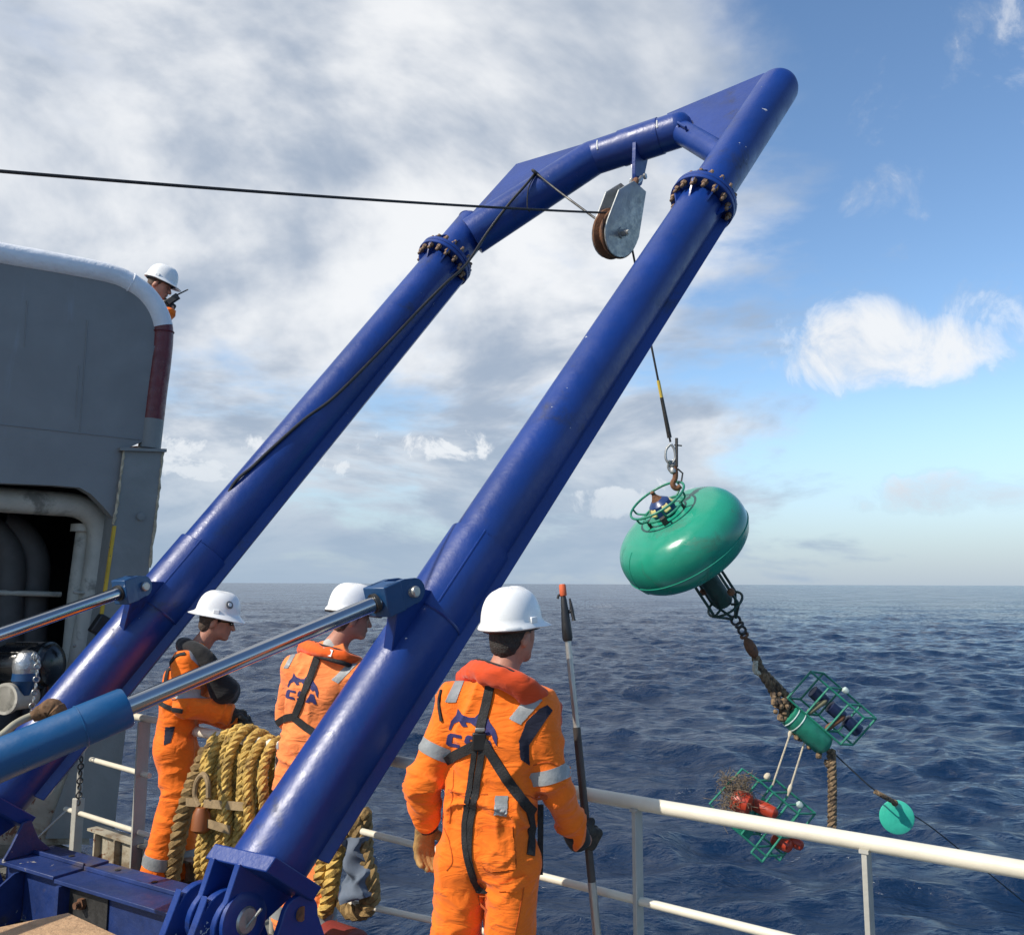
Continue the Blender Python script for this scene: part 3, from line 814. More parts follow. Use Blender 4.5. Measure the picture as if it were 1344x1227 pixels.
# pipes in the bay
MB().tube(bez([Q(-200, 636, .30), Q(-60, 651, .30), Q(60, 660, .30), Q(100, 664, .30), Q(122, 676, .30), Q(131, 697, .30), Q(129, 730, .30), Q(120, 790, .30), Q(105, 880, .30), Q(95, 960, .30)], 60), .095, 24).build('bay_pipe', OFFW, cas)
MB().tube([Q(113, 696, .45), Q(102, 780, .45), Q(86, 960, .45)], .075, 20).build('bay_pipe', OFFW, cas)
MB().lathe([(.11, -.03), (.11, .03)], Q(112, 693, .45), ZV, 20).build('pipe_flange', OFFW, cas)
for u, r, dep in ((42, .13, .9), (12, .115, .8)):
    MB().tube(bez([Q(u - 42, 690, dep), Q(u - 20, 700, dep), Q(u, 735, dep), Q(u - 2, 800, dep), Q(u - 8, 980, dep)], 24), r, 20).build('duct', pmat('shade_darkened_duct', (.075, .07, .065), .7, var=.2), cas)  # duct colour darkened to carry the shade of the bay
for v in (777, 847):
    MB().tube([Q(96, v, .25), Q(122, v + 2, .25)], .012, 8).build('pipe_clamp', OFFW, cas)
MB().tube([Q(-60, 776, .7), Q(80, 780, .7)], .022, 10).build('bay_pipe', OFFW, cas)
# platform behind the rim for the officer
pz = Q(212, 400)[2] - 1.22
pf = [Q(200, 600, .10), Q(-260, 600, .10)]
pf = [A([p[0], p[1], pz]) for p in pf]
MB().prism([pf[0], pf[1], pf[1] - CN * 2.1, pf[0] - CN * 2.1], -ZV * .04).build('upper_deck', GREYW, cas, 0)

# electric motor, valve, chain, hose in front of the bay
BLKG = pmat('black_gloss_paint', (0.010, 0.011, 0.013), 0.22, var=0.2, bump=0.1)
t = thing('deck_motor', Q(75, 910, -.25), 'glossy black round motor beside the chain under the casing', 'motor')
c = Q(62, 873, -.22); ax = unit(CN * .75 - CE * .65)
MB().lathe([(.07, -.34), (.14, -.33), (.15, -.30), (.15, -.02), (.165, -.015), (.165, .015), (.15, .02), (.14, .05), (.09, .085), (.03, .095)], c, ax, 36).build('motor_body', BLKG, t)
for k in range(10):
    MB().box(c - ax * .17 + rot_about(frame_for(ax)[0], ax, k * PI / 5) * .155, (ax, rot_about(frame_for(ax)[0], ax, k * PI / 5), rot_about(frame_for(ax)[1], ax, k * PI / 5)), (.12, .012, .004)).build('cooling_fin', BLKG, t)
MB().lathe([(.05, 0), (.05, .20)], c - ZV * .33, ZV, 12).build('motor_foot', BLKG, t)
t = thing('bay_valve', Q(36, 905, -.3), 'dull silver valve bonnet hanging by the black motor', 'valve')
c = Q(35, 873, -.30)
FOIL = pmat('scuffed_aluminium', (.42, .43, .44), .36, .85, var=.25, vscale=12, bump=.6, bscale=28)
MB().lathe([(.03, .10), (.06, .085), (.085, .04), (.09, 0), (.082, -.05)], c, ZV, 24).build('bonnet', FOIL, t)
MB().lathe([(.084, -.05), (.088, -.10), (.06, -.13), (.03, -.20)], c, ZV, 20).build('valve_body', CLEV, t)
t = thing('bay_outlet_pipe', Q(20, 930, -.2), 'thick grimy white outlet pipe with flanged end below the motor', 'pipe')
a_, b_ = Q(6, 917, -.30), Q(110, 903, .10)
MB().tube([a_, b_], .085, 24).build('pipe_body', OFFW, t)
MB().lathe([(.105, 0), (.105, .03)], a_, unit(b_ - a_), 28).build('end_flange', OFFW, t)
ch = thing('hanging_chain', Q(38, 960, -.42), 'short steel chain hanging in front of the black motor', 'chain')
for k, p in enumerate(bez([Q(44, 860, -.42), Q(49, 868, -.44), Q(47, 900, -.44), Q(41, 935, -.44), Q(36, 970, -.44)], 17)):
    MB().ring(p, CN if k % 2 else CE, .018, .0055, 12, 6).build('chain_link', STEEL, ch)
HOSE = pmat('grimy_hose', (.34, .32, .24), .6, var=.2)
RAG = pmat('brown_rag', (.14, .075, .035), .9, var=.4, vscale=16, bump=.8, bscale=40)
t = thing('wrapped_hose', at(20, 960, 4.65), 'pale hose with a brown rag wrapped on its end over the blue barrel', 'hose')
hp = bez([at(-40, 990, 4.45), at(0, 966, 4.55), at(20, 950, 4.62), at(40, 940, 4.68), at(62, 932, 4.72)], 24)
MB().tube(hp, .020, 12).build('hose_line', HOSE, t)
rp = bez([at(42, 941, 4.66), at(56, 934, 4.68), at(68, 930, 4.68), at(76, 936, 4.68), at(78, 950, 4.68)], 24)
MB().tube(rp, [.026 + .022 * math.sin(PI * i / (len(rp) - 1)) + .008 * random.random() for i in range(len(rp))], 10).build('rag', RAG, t)
# floodlight on the pillar
t = thing('floodlight', at(140, 860, 6.45), 'small black floodlight on the pillar behind the blue leg', 'floodlight')
c = at(140, 825, 6.45)
MB().box(c, (unit(CE + ZV * .6), CN, unit(np.cross(CE + ZV * .6, CN))), (.10, .05, .07)).build('housing', BLACKM, t, bevel=.01)
MB().tube([c + CN * .02 - CE * .1, c - CE * .16 + CN * -.15], .012, 8).build('bracket', BLACKM, t)

# ================================================================== SHEAVE BLOCK, WIRES, HOOK
NSH = unit(A([.54, -.82, .20]))                    # axle of the sheave, towards the camera
BLKC = at(809, 302, 6.42)
top_ = at(838, 226, 6.42)
BU = unit(top_ - BLKC); NSH = unit(A([.68, -.73, 0]) - BU * np.dot(A([.68, -.73, 0]), BU)); BS = np.cross(BU, NSH)
blk = thing('sheave_block', BLKC - BU * .3, 'snatch block with galvanised cheeks and rusty sheave hanging under the blue crossbeam', 'pulley block')
SW = .062


def cheek(off, th, m, nm):
    P = [(-.062, .30), (.055, .30), (.135, .18), (.135, -.01)]
    P += [(.135 * math.cos(t), -.02 + .165 * math.sin(t)) for t in np.linspace(0, -PI, 14)]
    P += [(-.135, .03)]
    P = [(a * 1.30, b * 1.17 + (.02 if b > .1 else 0)) for a, b in P]
    MB().prism([BLKC + BS * -a * 1 + BU * b + NSH * off for a, b in P], NSH * th).build(nm, m, blk, bevel=.003)


cheek(SW, .014, STEEL, 'cheek_plate')
cheek(-SW - .014, .014, STEEL, 'cheek_plate')
prof = [(r_ * 1.02, h_ * 1.05) for r_, h_ in [(.06, -.052), (.185, -.052), (.19, -.045), (.185, -.034), (.150, -.015), (.146, 0), (.150, .015), (.185, .034), (.19, .045), (.185, .052), (.06, .052)]]
MB().lathe(prof, BLKC - BS * 0 - BU * .03, NSH, 48).build('sheave_wheel', RUST, blk)
MB().lathe([(.042, 0), (.042, .012), (.026, .012)], BLKC - BU * .03 + NSH * (SW + .014), NSH, 24).build('axle_washer', BSTEEL, blk)
MB().lathe([(.028, .012), (.028, .05), (.018, .052), (.018, .075)], BLKC - BU * .03 + NSH * (SW + .014), NSH, 6).build('axle_nut', BSTEEL, blk)
for s_, z_ in ((.12, -.15),):
    MB().box(BLKC + BS * -(-.12) * 1 + BU * -.16, (NSH, BS, BU), (SW, .006, .012)).build('keeper_bar', STEEL, blk)
MB().box(BLKC + BU * .34, (NSH, BS, BU), (SW, .05, .01)).build('head_plate', STEEL, blk)
# swivel eye and bow shackle up to the pad eye
SHK = BLKC + BU * .345
eye = MB().ring(SHK + BU * .035, unit(BS + NSH * .5), .048, .021, 24, 10).build('swivel_eye', RUST, blk)
ms = (SHK + BU * .06 + PEH) / 2
dsh = unit(PEH - (SHK + BU * .06)); wsh = unit(np.cross(dsh, XU))
hl = np.linalg.norm(PEH - SHK - BU * .06) / 2
sp = [PEH - XU * .03 * 1 - wsh * .0 + XU * .0]
sh = [PEH + XU * .038, PEH + XU * .040 - dsh * hl * .8, PEH + XU * .030 - dsh * hl * 1.5, SHK + BU * .062, PEH - XU * .030 - dsh * hl * 1.5, PEH - XU * .040 - dsh * hl * .8, PEH - XU * .038]
MB().tube(bez(sh, 36), .017, 10).build('bow_shackle', STEEL, blk)
MB().tube([PEH - XU * .058, PEH + XU * .058], .014, 10).lathe([(.024, 0), (.024, .02)], PEH - XU * .058, -XU, 6).build('shackle_pin', BSTEEL, blk)

# hoisting wire: winch -> sheave -> buoy
SHC = BLKC - BU * .03
rs = .149
tl = at(-420, 188, 2.9)
P_in = at(782, 284, 6.55)
HOOKTOP = at(880.5, 583, 6.72)
hs = SHC + BS * 0
hang = unit(HOOKTOP - SHC)
# groove contact: leaves on the outboard side
gl = unit(np.cross(NSH, hang)); gl = gl if gl[0] > 0 else -gl
P_out = SHC + gl * rs
tin = unit(tl - SHC); gi = unit(np.cross(tin, NSH)); gi = gi if gi[2] > 0 else -gi
P_in = SHC + gi * rs
arc = []
a0 = gi; 
for k in range(1, 12):
    w = unit(gi * (1 - k / 12) + gl * (k / 12)); arc.append(SHC + w * rs)
sag = lambda a, b, s, n=30: [a + (b - a) * t - ZV * s * 4 * t * (1 - t) for t in np.linspace(0, 1, n)]
hw = sag(tl, P_in, .03) + arc + [P_out] + [P_out + (HOOKTOP - P_out) * t for t in (.33, .66, .99)]
wr = thing('hoisting_wire', HOOKTOP, 'dark steel wire running from ship over the sheave and down to the buoy hook', 'wire rope')
MB().tube(hw, .0085, 8).build('wire', WIRE, wr)
t1 = P_out + (HOOKTOP - P_out) * .70; t2 = P_out + (HOOKTOP - P_out) * .78
YTAPE = pmat('yellow_tape', (.62, .45, .07), .5)
MB().tube([t1, t2], .013, 10).build('yellow_tape_mark', YTAPE, wr)
MB().tube([t2, P_out + (HOOKTOP - P_out) * .97], [.014, .018], 10).build('splice', DSTEEL, wr)

# black tag cable: along the left leg to the eye, and on to the block
cabm = pmat('black_rubber_cable', (.012, .012, .013), .5, var=.2)


def leg_pt(u, v, lift):
    """point on the camera side of the left leg under a pixel"""
    best = None
    d = unit(cam_dir(u, v)); o = CAM
    w = o - FL; a_ = d - LU * np.dot(d, LU); b_ = w - LU * np.dot(w, LU)
    A_, B_, C_ = np.dot(a_, a_), 2 * np.dot(a_, b_), np.dot(b_, b_) - (RT + lift) ** 2
    ds = B_ * B_ - 4 * A_ * C_
    if ds < 0: tt = -B_ / (2 * A_)
    else: tt = (-B_ - math.sqrt(ds)) / (2 * A_)
    return o + d * tt


cp = [EYE, ray_cyl(690, 243, PB0, brd, RB + .05), ray_cyl(668, 268, PB0, brd, RB + .045), ray_cyl(640, 305, PB0, brd, RB + .05), leg_pt(612, 347, .10), leg_pt(585, 372, .085), leg_pt(552, 405, .03), leg_pt(500, 460, .02), leg_pt(440, 520, .02), leg_pt(400, 550, .015), leg_pt(355, 590, .012), leg_pt(332, 612, .010), leg_pt(306, 636, .010)]
e = cp[-1]
cp += [e - LU * .25 - NU * .10 + XU * .03, e - LU * .7 - NU * .16]
t = thing('tag_cable', EYE - ZV * .3, 'thin black cable lying along the far blue leg and looping to the sheave', 'cable')
MB().tube(bez(cp, 90), .011, 8).build('leg_run', cabm, t)
MB().tube(bez([EYE, EYE * .6 + (SHC - BS * .16) * .4 - ZV * .01, SHC + unit(EYE - SHC) * .19], 20), .0095, 8).build('block_run', cabm, t)
MB().tube(bez([EYE - ZV * .02, EYE + A([-.06, -.05, -.16]), EYE + A([-.07, -.06, -.33]), EYE + A([-.05, -.04, -.36])], 16), .005, 6).build('loose_tail', cabm, t)

# hook assembly
hk = thing('lifting_hook', at(887, 634, 6.75), 'brown steel release hook with thimble and shackle above the buoy ring', 'hook')
YB = 6.72
H = lambda u, v, dy=0.0: at(u, v, YB + dy)
MB().tube(bez([H(880, 583), H(874.5, 590), H(874, 602), H(880, 609), H(886, 602), H(885, 590), H(881, 583)], 40), .010, 8).build('thimble', STEEL, hk)
MB().tube(bez([H(879, 604, -.02), H(877, 613), H(881, 619), H(885, 613), H(883, 604, .02)], 24), .010, 8).build('shackle', STEEL, hk)
MB().tube([H(876, 606, -.02), H(887, 605, .02)], .009, 8).build('shackle_pin', BSTEEL, hk)
MB().lathe([(.012, 0), (.026, .01), (.028, .03), (.018, .05), (.024, .065), (.012, .075)], H(884, 622), unit(H(882, 610) - H(884, 622)), 14).build('swivel', STEEL, hk)
MB().tube(bez([H(885, 612), H(886.5, 620), H(886, 628), H(883, 634), H(884.5, 639), H(889, 641), H(893, 638)], 40), [.020] * 14 + [.024 - .0006 * i for i in range(27)] if False else .021, 10).build('hook_body', RUST, hk)
MB().tube([H(888, 613), H(888, 575)], .012, 8).build('release_arm', DSTEEL, hk)
MB().tube([H(885, 584), H(895, 585)], .006, 6).build('release_pin', DSTEEL, hk)
MB().tube([H(889, 615), H(896, 621), H(894, 634)], .007, 6).build('safety_latch', DSTEEL, hk)

# ================================================================== BUOY
GREEN = pmat('green_buoy_gelcoat', (0.018, 0.255, 0.165), 0.22, var=0.10, vscale=3, bump=0.06, bscale=8, chips=(0.22, 0.42, 0.34), chip_amt=0.015, chip_scale=20,
             dirt=(0.03, 0.17, 0.115), dirt_amt=0.22, dirt_scale=3.5, rvar=.06)
GREENF = pmat('green_frame_paint', (0.018, 0.20, 0.125), 0.45, var=0.25, vscale=12, bump=0.3, chips=(.16, .13, .09), chip_amt=.05)
DGREEN = pmat('dark_fouled_green', (0.012, 0.05, 0.04), 0.6, var=0.4, vscale=10, bump=0.6, bscale=50, dirt=(.05, .045, .035), dirt_amt=.25, dirt_scale=9)
BYC = at(896.5, 708.5, 6.85)
# axis: up-left in the picture and leaning towards the camera
ax_img = unit(CR * -78 + CU * 112)
BA = unit(ax_img * math.cos(math.radians(13)) - CF * math.sin(math.radians(13)))
by = thing('buoy', BYC - ZV * .5, 'glossy green disc-shaped buoy tilted on the hoisting wire', 'buoy')
RBY = .530; HB = .255
prof = []
for t_ in np.linspace(-PI / 2, PI / 2, 45):
    c_, s_ = math.cos(t_), math.sin(t_)
    r_ = abs(c_) ** .50 * RBY; h_ = np.sign(s_) * abs(s_) ** .92 * HB
    prof.append((max(r_, .001), h_))
MB().lathe(prof, BYC, BA, 96).build('hull', GREEN, by, 180)
for h_ in (-.055,):
    k = int(np.argmin([abs(p[1] - h_) for p in prof])); MB().ring(BYC + BA * prof[k][1], BA, prof[k][0] + .001, .006, 96, 6).build('hull_seam', GREEN, by)
# meridian moulding line
bx = unit(ax_img - BA * np.dot(ax_img, BA)); bx = unit(np.cross(BA, CF)); 
mer = -CR * .93 - CF * .37; mer = unit(mer - BA * np.dot(mer, BA))
MB().tube([BYC + BA * h + mer * (r + .0005) for r, h in prof[14:36]], .005, 6).build('hull_seam', GREEN, by)
# top guard ring on legs, base ring, lantern
RC = BYC + BA * (HB + .135)
MB().ring(RC, BA, .235, .0095, 56, 10).build('guard_ring', GREENF, by)
MB().ring(BYC + BA * (HB + .045), BA, .165, .010, 40, 8).build('base_ring', GREENF, by)
for k in range(6):
    d = rot_about(bx, BA, k * PI / 3 + .35)
    MB().tube(bez([RC + d * .235, BYC + BA * (HB + .085) + d * .225, BYC + BA * (HB + .055) + d * .165], 10), .008, 8).build('ring_strut', GREENF, by)
    if k % 2 == 0: MB().tube([BYC + BA * (HB + .06) + d * .165, BYC + BA * (HB - .02) + d * .17], .012, 8).build('ring_foot', DSTEEL, by)
LANB = pmat('blue_lantern_plastic', (.015, .04, .14), .35, var=.2)
LANY = pmat('pale_lantern_lens', (.70, .60, .25), .3, var=.15)
lan = MB().lathe([(.06, 0), (.095, .015), (.10, .06), (.085, .12), (.05, .15), (.02, .16)], BYC + BA * (HB - .01), BA, 28).build('lantern', LANB, by)
for k in range(5):
    d = rot_about(bx, BA, k * 2 * PI / 5 + .5); y_ = np.cross(BA, d)
    MB().box(BYC + BA * (HB + .075) + d * .088, (y_, unit(BA * .85 - d * .45), unit(d * .85 + BA * .45)), (.028, .032, .012)).build('lens', LANY, lan, bevel=.008)
MB().lathe([(.05, 0), (.028, .03), (.012, .06), (.018, .075), (.006, .085)], BYC + BA * (HB + .135), BA, 12).build('lantern_cap', RUST, lan)
MB().box(BYC + BA * (HB + .03) - CF * .17 - BA * np.dot(-CF, BA) * .17 + bx * .06, (bx, BA, np.cross(bx, BA)), (.022, .03, .022)).build('lashing_clamp', DSTEEL, by, bevel=.004)
# keel: instrument cylinder in a tripod frame below the hull
KB = BYC - BA * HB
MB().lathe([(.07, .03), (.075, -.0), (.075, -.38), (.06, -.40)], KB, BA, 24).build('keel_canister', DGREEN, by)
BOT = KB - BA * .54
for k in range(4):
    d = rot_about(bx, BA, k * PI / 2 + .5)
    MB().tube([KB + d * .15 + BA * .05, KB - BA * .40 + d * .15, BOT + d * .02], .0115, 8).build('keel_strut', DGREEN, by)
    MB().tube([KB - BA * .40 + d * .15, KB - BA * .40 + d * .07], .010, 8).build('keel_spoke', DGREEN, by)
    if k % 2: MB().lathe([(.012, -.03), (.028, -.02), (.03, .01), (.012, .03)], KB - BA * .27 + d * .155, BA, 12).build('keel_anode', RUST, by)
MB().ring(KB - BA * .40, BA, .15, .0105, 32, 8).build('keel_ring', DGREEN, by)

# ---------------------------------------------------------------- lower string: shackles, rope, instrument frames
ROPEF = pmat('fouled_mooring_rope', (.20, .135, .075), .9, var=.55, vscale=30, bump=.8, bscale=60, dirt=(.05, .035, .025), dirt_amt=.3, dirt_scale=22)
ROPEP = pmat('pale_thin_rope', (.50, .44, .33), .9, var=.2, vscale=40)
THINL = pmat('dark_line', (.02, .025, .03), .7)


def strands(pts, R, r, pitch, n=3, seg=None, ph=0.0):
    """laid rope: n helical strands about a path"""
    pts = [A(p) for p in pts]
    L = [0]
    for a, b in zip(pts[:-1], pts[1:]): L.append(L[-1] + np.linalg.norm(b - a))
    N = seg or max(8, int(L[-1] / (pitch / 7)))
    S = np.linspace(0, L[-1], N)
    P = np.stack([np.interp(S, L, [p[i] for p in pts]) for i in range(3)], 1)
    T = np.gradient(P, axis=0); T /= np.linalg.norm(T, axis=1)[:, None]
    x = frame_for(T[0])[0]; m = MB(); X = []; Yv = []
    for i in range(N):
        x = unit(x - T[i] * np.dot(x, T[i])); X.append(x); Yv.append(np.cross(T[i], x))
    X = A(X); Yv = A(Yv)
    for k in range(n):
        a = 2 * PI * S / pitch + 2 * PI * k / n + ph
        q = P + (X * np.cos(a)[:, None] + Yv * np.sin(a)[:, None]) * R
        m.tube(list(q), r, 6)
    return m


G = lambda u, v, Y=6.95: at(u, v, Y)
sw = thing('mooring_swivel', G(985, 850), 'rusty swivel and shackle chain under the green buoy keel', 'swivel')
MB().ring(BOT - BA * .03, CF, .035, .011, 20, 8).build('shackle', DSTEEL, sw)
MB().ring(G(970.5, 820), BA, .030, .011, 20, 8).build('chain_link', DSTEEL, sw)
MB().ring(G(974, 827), CF, .028, .011, 20, 8).build('chain_link', DSTEEL, sw)
MB().ring(G(977, 834), BA, .028, .011, 20, 8).build('chain_link', RUST, sw)
s0, s1 = G(979, 838), G(992, 862)
MB().lathe([(.018, 0), (.038, .03), (.045, .08), (.038, .13), (.015, .17)], s0, unit(s1 - s0), 16).build('swivel_body', RUST, sw)
mr = thing('mooring_rope', G(1030, 930), 'fouled brown mooring rope slung between swivel and upper instrument frame', 'rope')
strands(bez([s1, G(996, 874), G(1001, 885), G(1012, 902), G(1024, 925), G(1036, 940)], 40), .020, .019, .13).build('rope_leg', ROPEF, mr)
strands(bez([G(994, 872), G(1006, 886), G(1019, 899), G(1034, 916), G(1042, 932)], 40), .017, .017, .12).build('rope_leg', ROPEF, mr)
strands(bez([G(992, 868, 6.9), G(991, 880, 6.88), G(996, 884, 6.9)], 12), .012, .011, .08).build('frayed_end', ROPEP, mr)
for k in range(26):
    p = G(1022 + random.uniform(-7, 12), 918 + random.uniform(-10, 26), 6.93 + random.uniform(-.05, .05))
    rr = random.uniform(.018, .036)
    MB().lathe([(.004, -rr), (rr * .8, -rr * .5), (rr, 0), (rr * .7, rr * .6), (.004, rr)], p, (random.random(), random.random(), random.random() + .1), 7).build('fouling_lump', ROPEF, mr)

# upper frame: green canister lying in a welded cage
uf_ = thing('instrument_frame', G(1085, 990), 'green canister in a welded cage slung below the buoy on brown rope', 'instrument frame', 'instrument frames on the mooring')
CYA, CYB = G(1037, 938), G(1083, 978)
ca = unit(CYB - CYA)
MB().lathe([(.05, -.02), (.088, -.01), (.092, .02), (.092, np.linalg.norm(CYB - CYA) - .03), (.08, np.linalg.norm(CYB - CYA)), (.05, np.linalg.norm(CYB - CYA) + .02)], CYA, ca, 28).build('canister', GREENF, uf_)
PLST = pmat('scuffed_white_band', (.45, .55, .52), .6, var=.3, vscale=15)
for k in (.015, .075): MB().ring(CYA + ca * k, ca, .090, .006, 28, 6).build('canister_band', PLST, uf_)
cu_ = unit(CR * .48 + CU * .80 - ca * np.dot(CR * .48 + CU * .80, ca)); cw = unit(A([.80, .58, -.12]))
F0 = CYA + cu_ * .035 - ca * .08 + CR * .03


def fr(a, b, c): return F0 + ca * a + cu_ * b + cw * c


RODM = GREENF
LX = (0, .18, .37, .52)
for a in LX:
    for (b0, c0_, b1, c1_) in ((.06, -.08, .33, -.08), (.06, .08, .33, .08), (.33, -.08, .33, .08), (.06, -.08, .06, .08)):
        MB().tube([fr(a, b0, c0_), fr(a, b1, c1_)], .0085, 8).build('cage_bar', RODM, uf_)
for b in (.06, .33):
    for c in (-.08, .08):
        MB().tube([fr(0, b, c), fr(.52, b, c)], .0085, 8).build('cage_rail', RODM, uf_)
NAVY = pmat('navy_battery_housing', (.010, .018, .06), .4, var=.3)
for a in (.05, .22, .38):
    MB().lathe([(.03, 0), (.05, .008), (.05, .13), (.03, .14)], fr(a, .19, .02), ca, 18).build('housing', NAVY, uf_)
for a in (.17, .35):
    MB().lathe([(.012, 0), (.022, .02), (.02, .16), (.008, .18)], fr(a, .06, -.05), unit(cu_ + ca * .25), 10).build('clamp', pmat('fouled_clamp', (.26, .24, .14), .8, var=.4) if a < .3 else RUST, uf_)
MB().lathe([(.004, -.028), (.022, -.018), (.026, 0), (.02, .018), (.004, .028)], fr(.24, .36, .02), ca, 12).build('float_ball', PLST, uf_)
for k in range(12):
    p = CYA + ca * (.10 + .4 * random.random()) - cu_ * (.07 + .03 * random.random()) + cw * random.uniform(-.05, .05); rr = random.uniform(.02, .034)
    MB().lathe([(.004, -rr), (rr, 0), (.004, rr)], p, (random.random(), random.random(), .3), 7).build('fouling_lump', ROPEF, uf_)

# connecting ropes
LR = 6.95
for (a, b, lb) in (((1039, 957), (1014, 1030), 'pale thin rope tying the green canister down to the netted frame, plain'),
                   ((1057, 970), (1034, 1044), 'pale thin rope with a cream float knot between canister and netted frame')):
    pa_, pb_ = G(*a), G(*b)
    r_ = thing('tie_rope', pb_, lb, 'rope', 'ropes between the instrument frames')
    strands([pa_, pb_], .0036, .0042, .04).build('rope_run', ROPEP, r_)
    MB().lathe([(.006, -.04), (.015, -.02), (.017, .01), (.006, .04)], pa_ + (pb_ - pa_) * (.06 if a[0] < 1050 else .88), unit(pb_ - pa_), 12).build('knot', ROPEP, r_)
hr = thing('hanging_rope', G(1092, 1090), 'fouled brown rope hanging straight down from the green canister end', 'rope')
strands([G(1091, 984), G(1092.5, 1030), G(1092, 1090)], .020, .018, .11).build('rope_run', ROPEF, hr)
MB().lathe([(.03, 0), (.038, .03), (.02, .07)], G(1092, 1092), ZV, 12).build('whipping', THINL, hr)

# lower frame with netting and red floats
lf = thing('instrument_frame', G(1010, 1110), 'green instrument cage with red floats and torn brown netting on tie ropes', 'instrument frame', 'instrument frames on the mooring')
LFO = G(1009, 1026); lx = unit(G(1040, 1052) - LFO); ly = unit(G(982, 1072) - LFO); ly = unit(ly - lx * np.dot(ly, lx)); lz = np.cross(lx, ly)
lz = unit(A([.80, .58, -.12]))


def lp(a, b, c): return LFO + (lx * a + ly * b + lz * c * .8) * .86


for a in (-.02, .14, .30, .42):
    for c in (-.14, .16):
        MB().tube([lp(a, 0, c), lp(a, .46 if a < .2 else .52, c)], .0088, 8).build('cage_bar', GREENF, lf)
    for b in (0, .26, .46):
        MB().tube([lp(a, b, -.14), lp(a, b, .16)], .008, 8).build('cage_bar', GREENF, lf)
for b in (0, .26, .46):
    for c in (-.14, .16):
        MB().tube([lp(-.02, b, c), lp(.42, b, c)], .0085, 8).build('cage_rail', GREENF, lf)
for b in (.52, ):
    for c in (-.14, .16): MB().tube([lp(.30, b, c), lp(.42, b, c)], .0085, 8).build('cage_rail', GREENF, lf)
MB().box(lp(.06, .36, -.10), (lx, ly, lz), (.07, .10, .006)).build('mount_plate', GREENF, lf)
MB().box(lp(.12, .30, -.06), (lx, ly, lz), (.05, .16, .006)).build('mount_plate', GREENF, lf)
MB().tube([lp(-.02, 0, -.14), lp(-.20, .02, -.12), lp(-.24, .44, -.12), lp(-.02, .46, -.14)], .0088, 8).build('net_frame', GREENF, lf)
ORED = pmat('orange_red_float', (.38, .040, .014), .4, var=.2, vscale=10, bump=.15)
for (u, v, r, ln) in ((973, 1052, .085, .075), (1003, 1061, .05, .10), (1026, 1106, .05, .08), (1044, 1106, .04, .06)):
    c = G(u, v, 6.88 if v < 1080 else 7.0); d = unit(lx * .75 - ly * .35 - CF * .55)
    MB().lathe([(r * .55, -ln), (r * .9, -ln * .85), (r, -ln * .4), (r, ln * .4), (r * .9, ln * .8), (r * .5, ln), (r * .2, ln * 1.05)], c, -d if v < 1055 else d, 24).build('float', ORED, lf)
MB().lathe([(.004, -.03), (.024, -.018), (.028, 0), (.02, .02), (.004, .03)], lp(.33, -.02, 0), lx, 12).build('float_ball', PLST, lf)
MB().lathe([(.004, -.03), (.02, -.018), (.024, 0), (.02, .02), (.004, .03)], lp(-.04, -.03, 0), ly, 12).build('knot', ROPEP, lf)
# netting: a crumpled tangle of fine cord
NET = pmat('brown_netting', (.17, .13, .085), .95, var=.4, vscale=40)
m_ = MB()
r3 = np.random.default_rng(5)
for k in range(520):
    a = G(r3.uniform(948, 986), r3.uniform(1018, 1070), 6.9 + r3.uniform(-.1, .1))
    b = a + r3.normal(0, .030, 3); c = b + r3.normal(0, .030, 3)
    m_.tube([a, b, c], .0020, 4, False)
o_ = m_.build('netting', NET, lf, 0); o_['kind'] = 'stuff'

# drifting disc on its line
dc = G(1177, 1072, 7.1)
ds = thing('marker_disc', dc - ZV * .15, 'flat translucent green disc hung on the thin dark line', 'disc')
DISC = pmat('pale_green_disc', (.045, .45, .32), .18, var=.12, vscale=12, bump=.08, bscale=14)
dn_ = unit(-CF - CR * .22 + CU * .14)
MB().lathe([(.05, -.008), (.122, -.008), (.128, -.004), (.128, .004), (.122, .008), (.05, .008)], dc, dn_, 48).build('disc_plate', DISC, ds, 50)
MB().lathe([(.02, 0), (.026, .01), (.012, .03)], G(1174, 1053, 7.08), dn_, 12).build('hang_knot', ROPEF, ds)
ln = thing('tow_line', G(1330, 1180, 7.4), 'thin dark line trailing from the canister past the green disc', 'line')
MB().tube(bez([G(1091, 985), G(1120, 1012), G(1146, 1035), G(1174, 1053, 7.08)], 24), .006, 6).build('line_run', THINL, ln)
strands(bez([G(1148, 1038), G(1160, 1045), G(1173, 1052, 7.08)], 10), .010, .010, .07).build('line_whipping', ROPEF, ln)
MB().tube(bez([G(1178, 1058, 7.1), G(1215, 1080, 7.2), G(1260, 1115, 7.4), G(1330, 1172, 7.7), G(1420, 1245, 8.2)], 24), .005, 6).build('line_run', THINL, ln)

# ================================================================== ROPE COIL on the rail
ROPEY = pmat('golden_laid_rope', (.52, .34, .085), .85, var=.4, vscale=14, bump=.7, bscale=90, dirt=(.15, .085, .028), dirt_amt=.26, dirt_scale=9)
STRAP = pmat('tan_webbing_strap', (.27, .19, .10), .85, var=.25, vscale=20, bump=.4)
coil = thing('rope_coil', RP(318, 1100) * A([1, 1, 0]), 'thick coil of golden rope hung over the rail between two men in orange', 'rope coil')
bt = .0
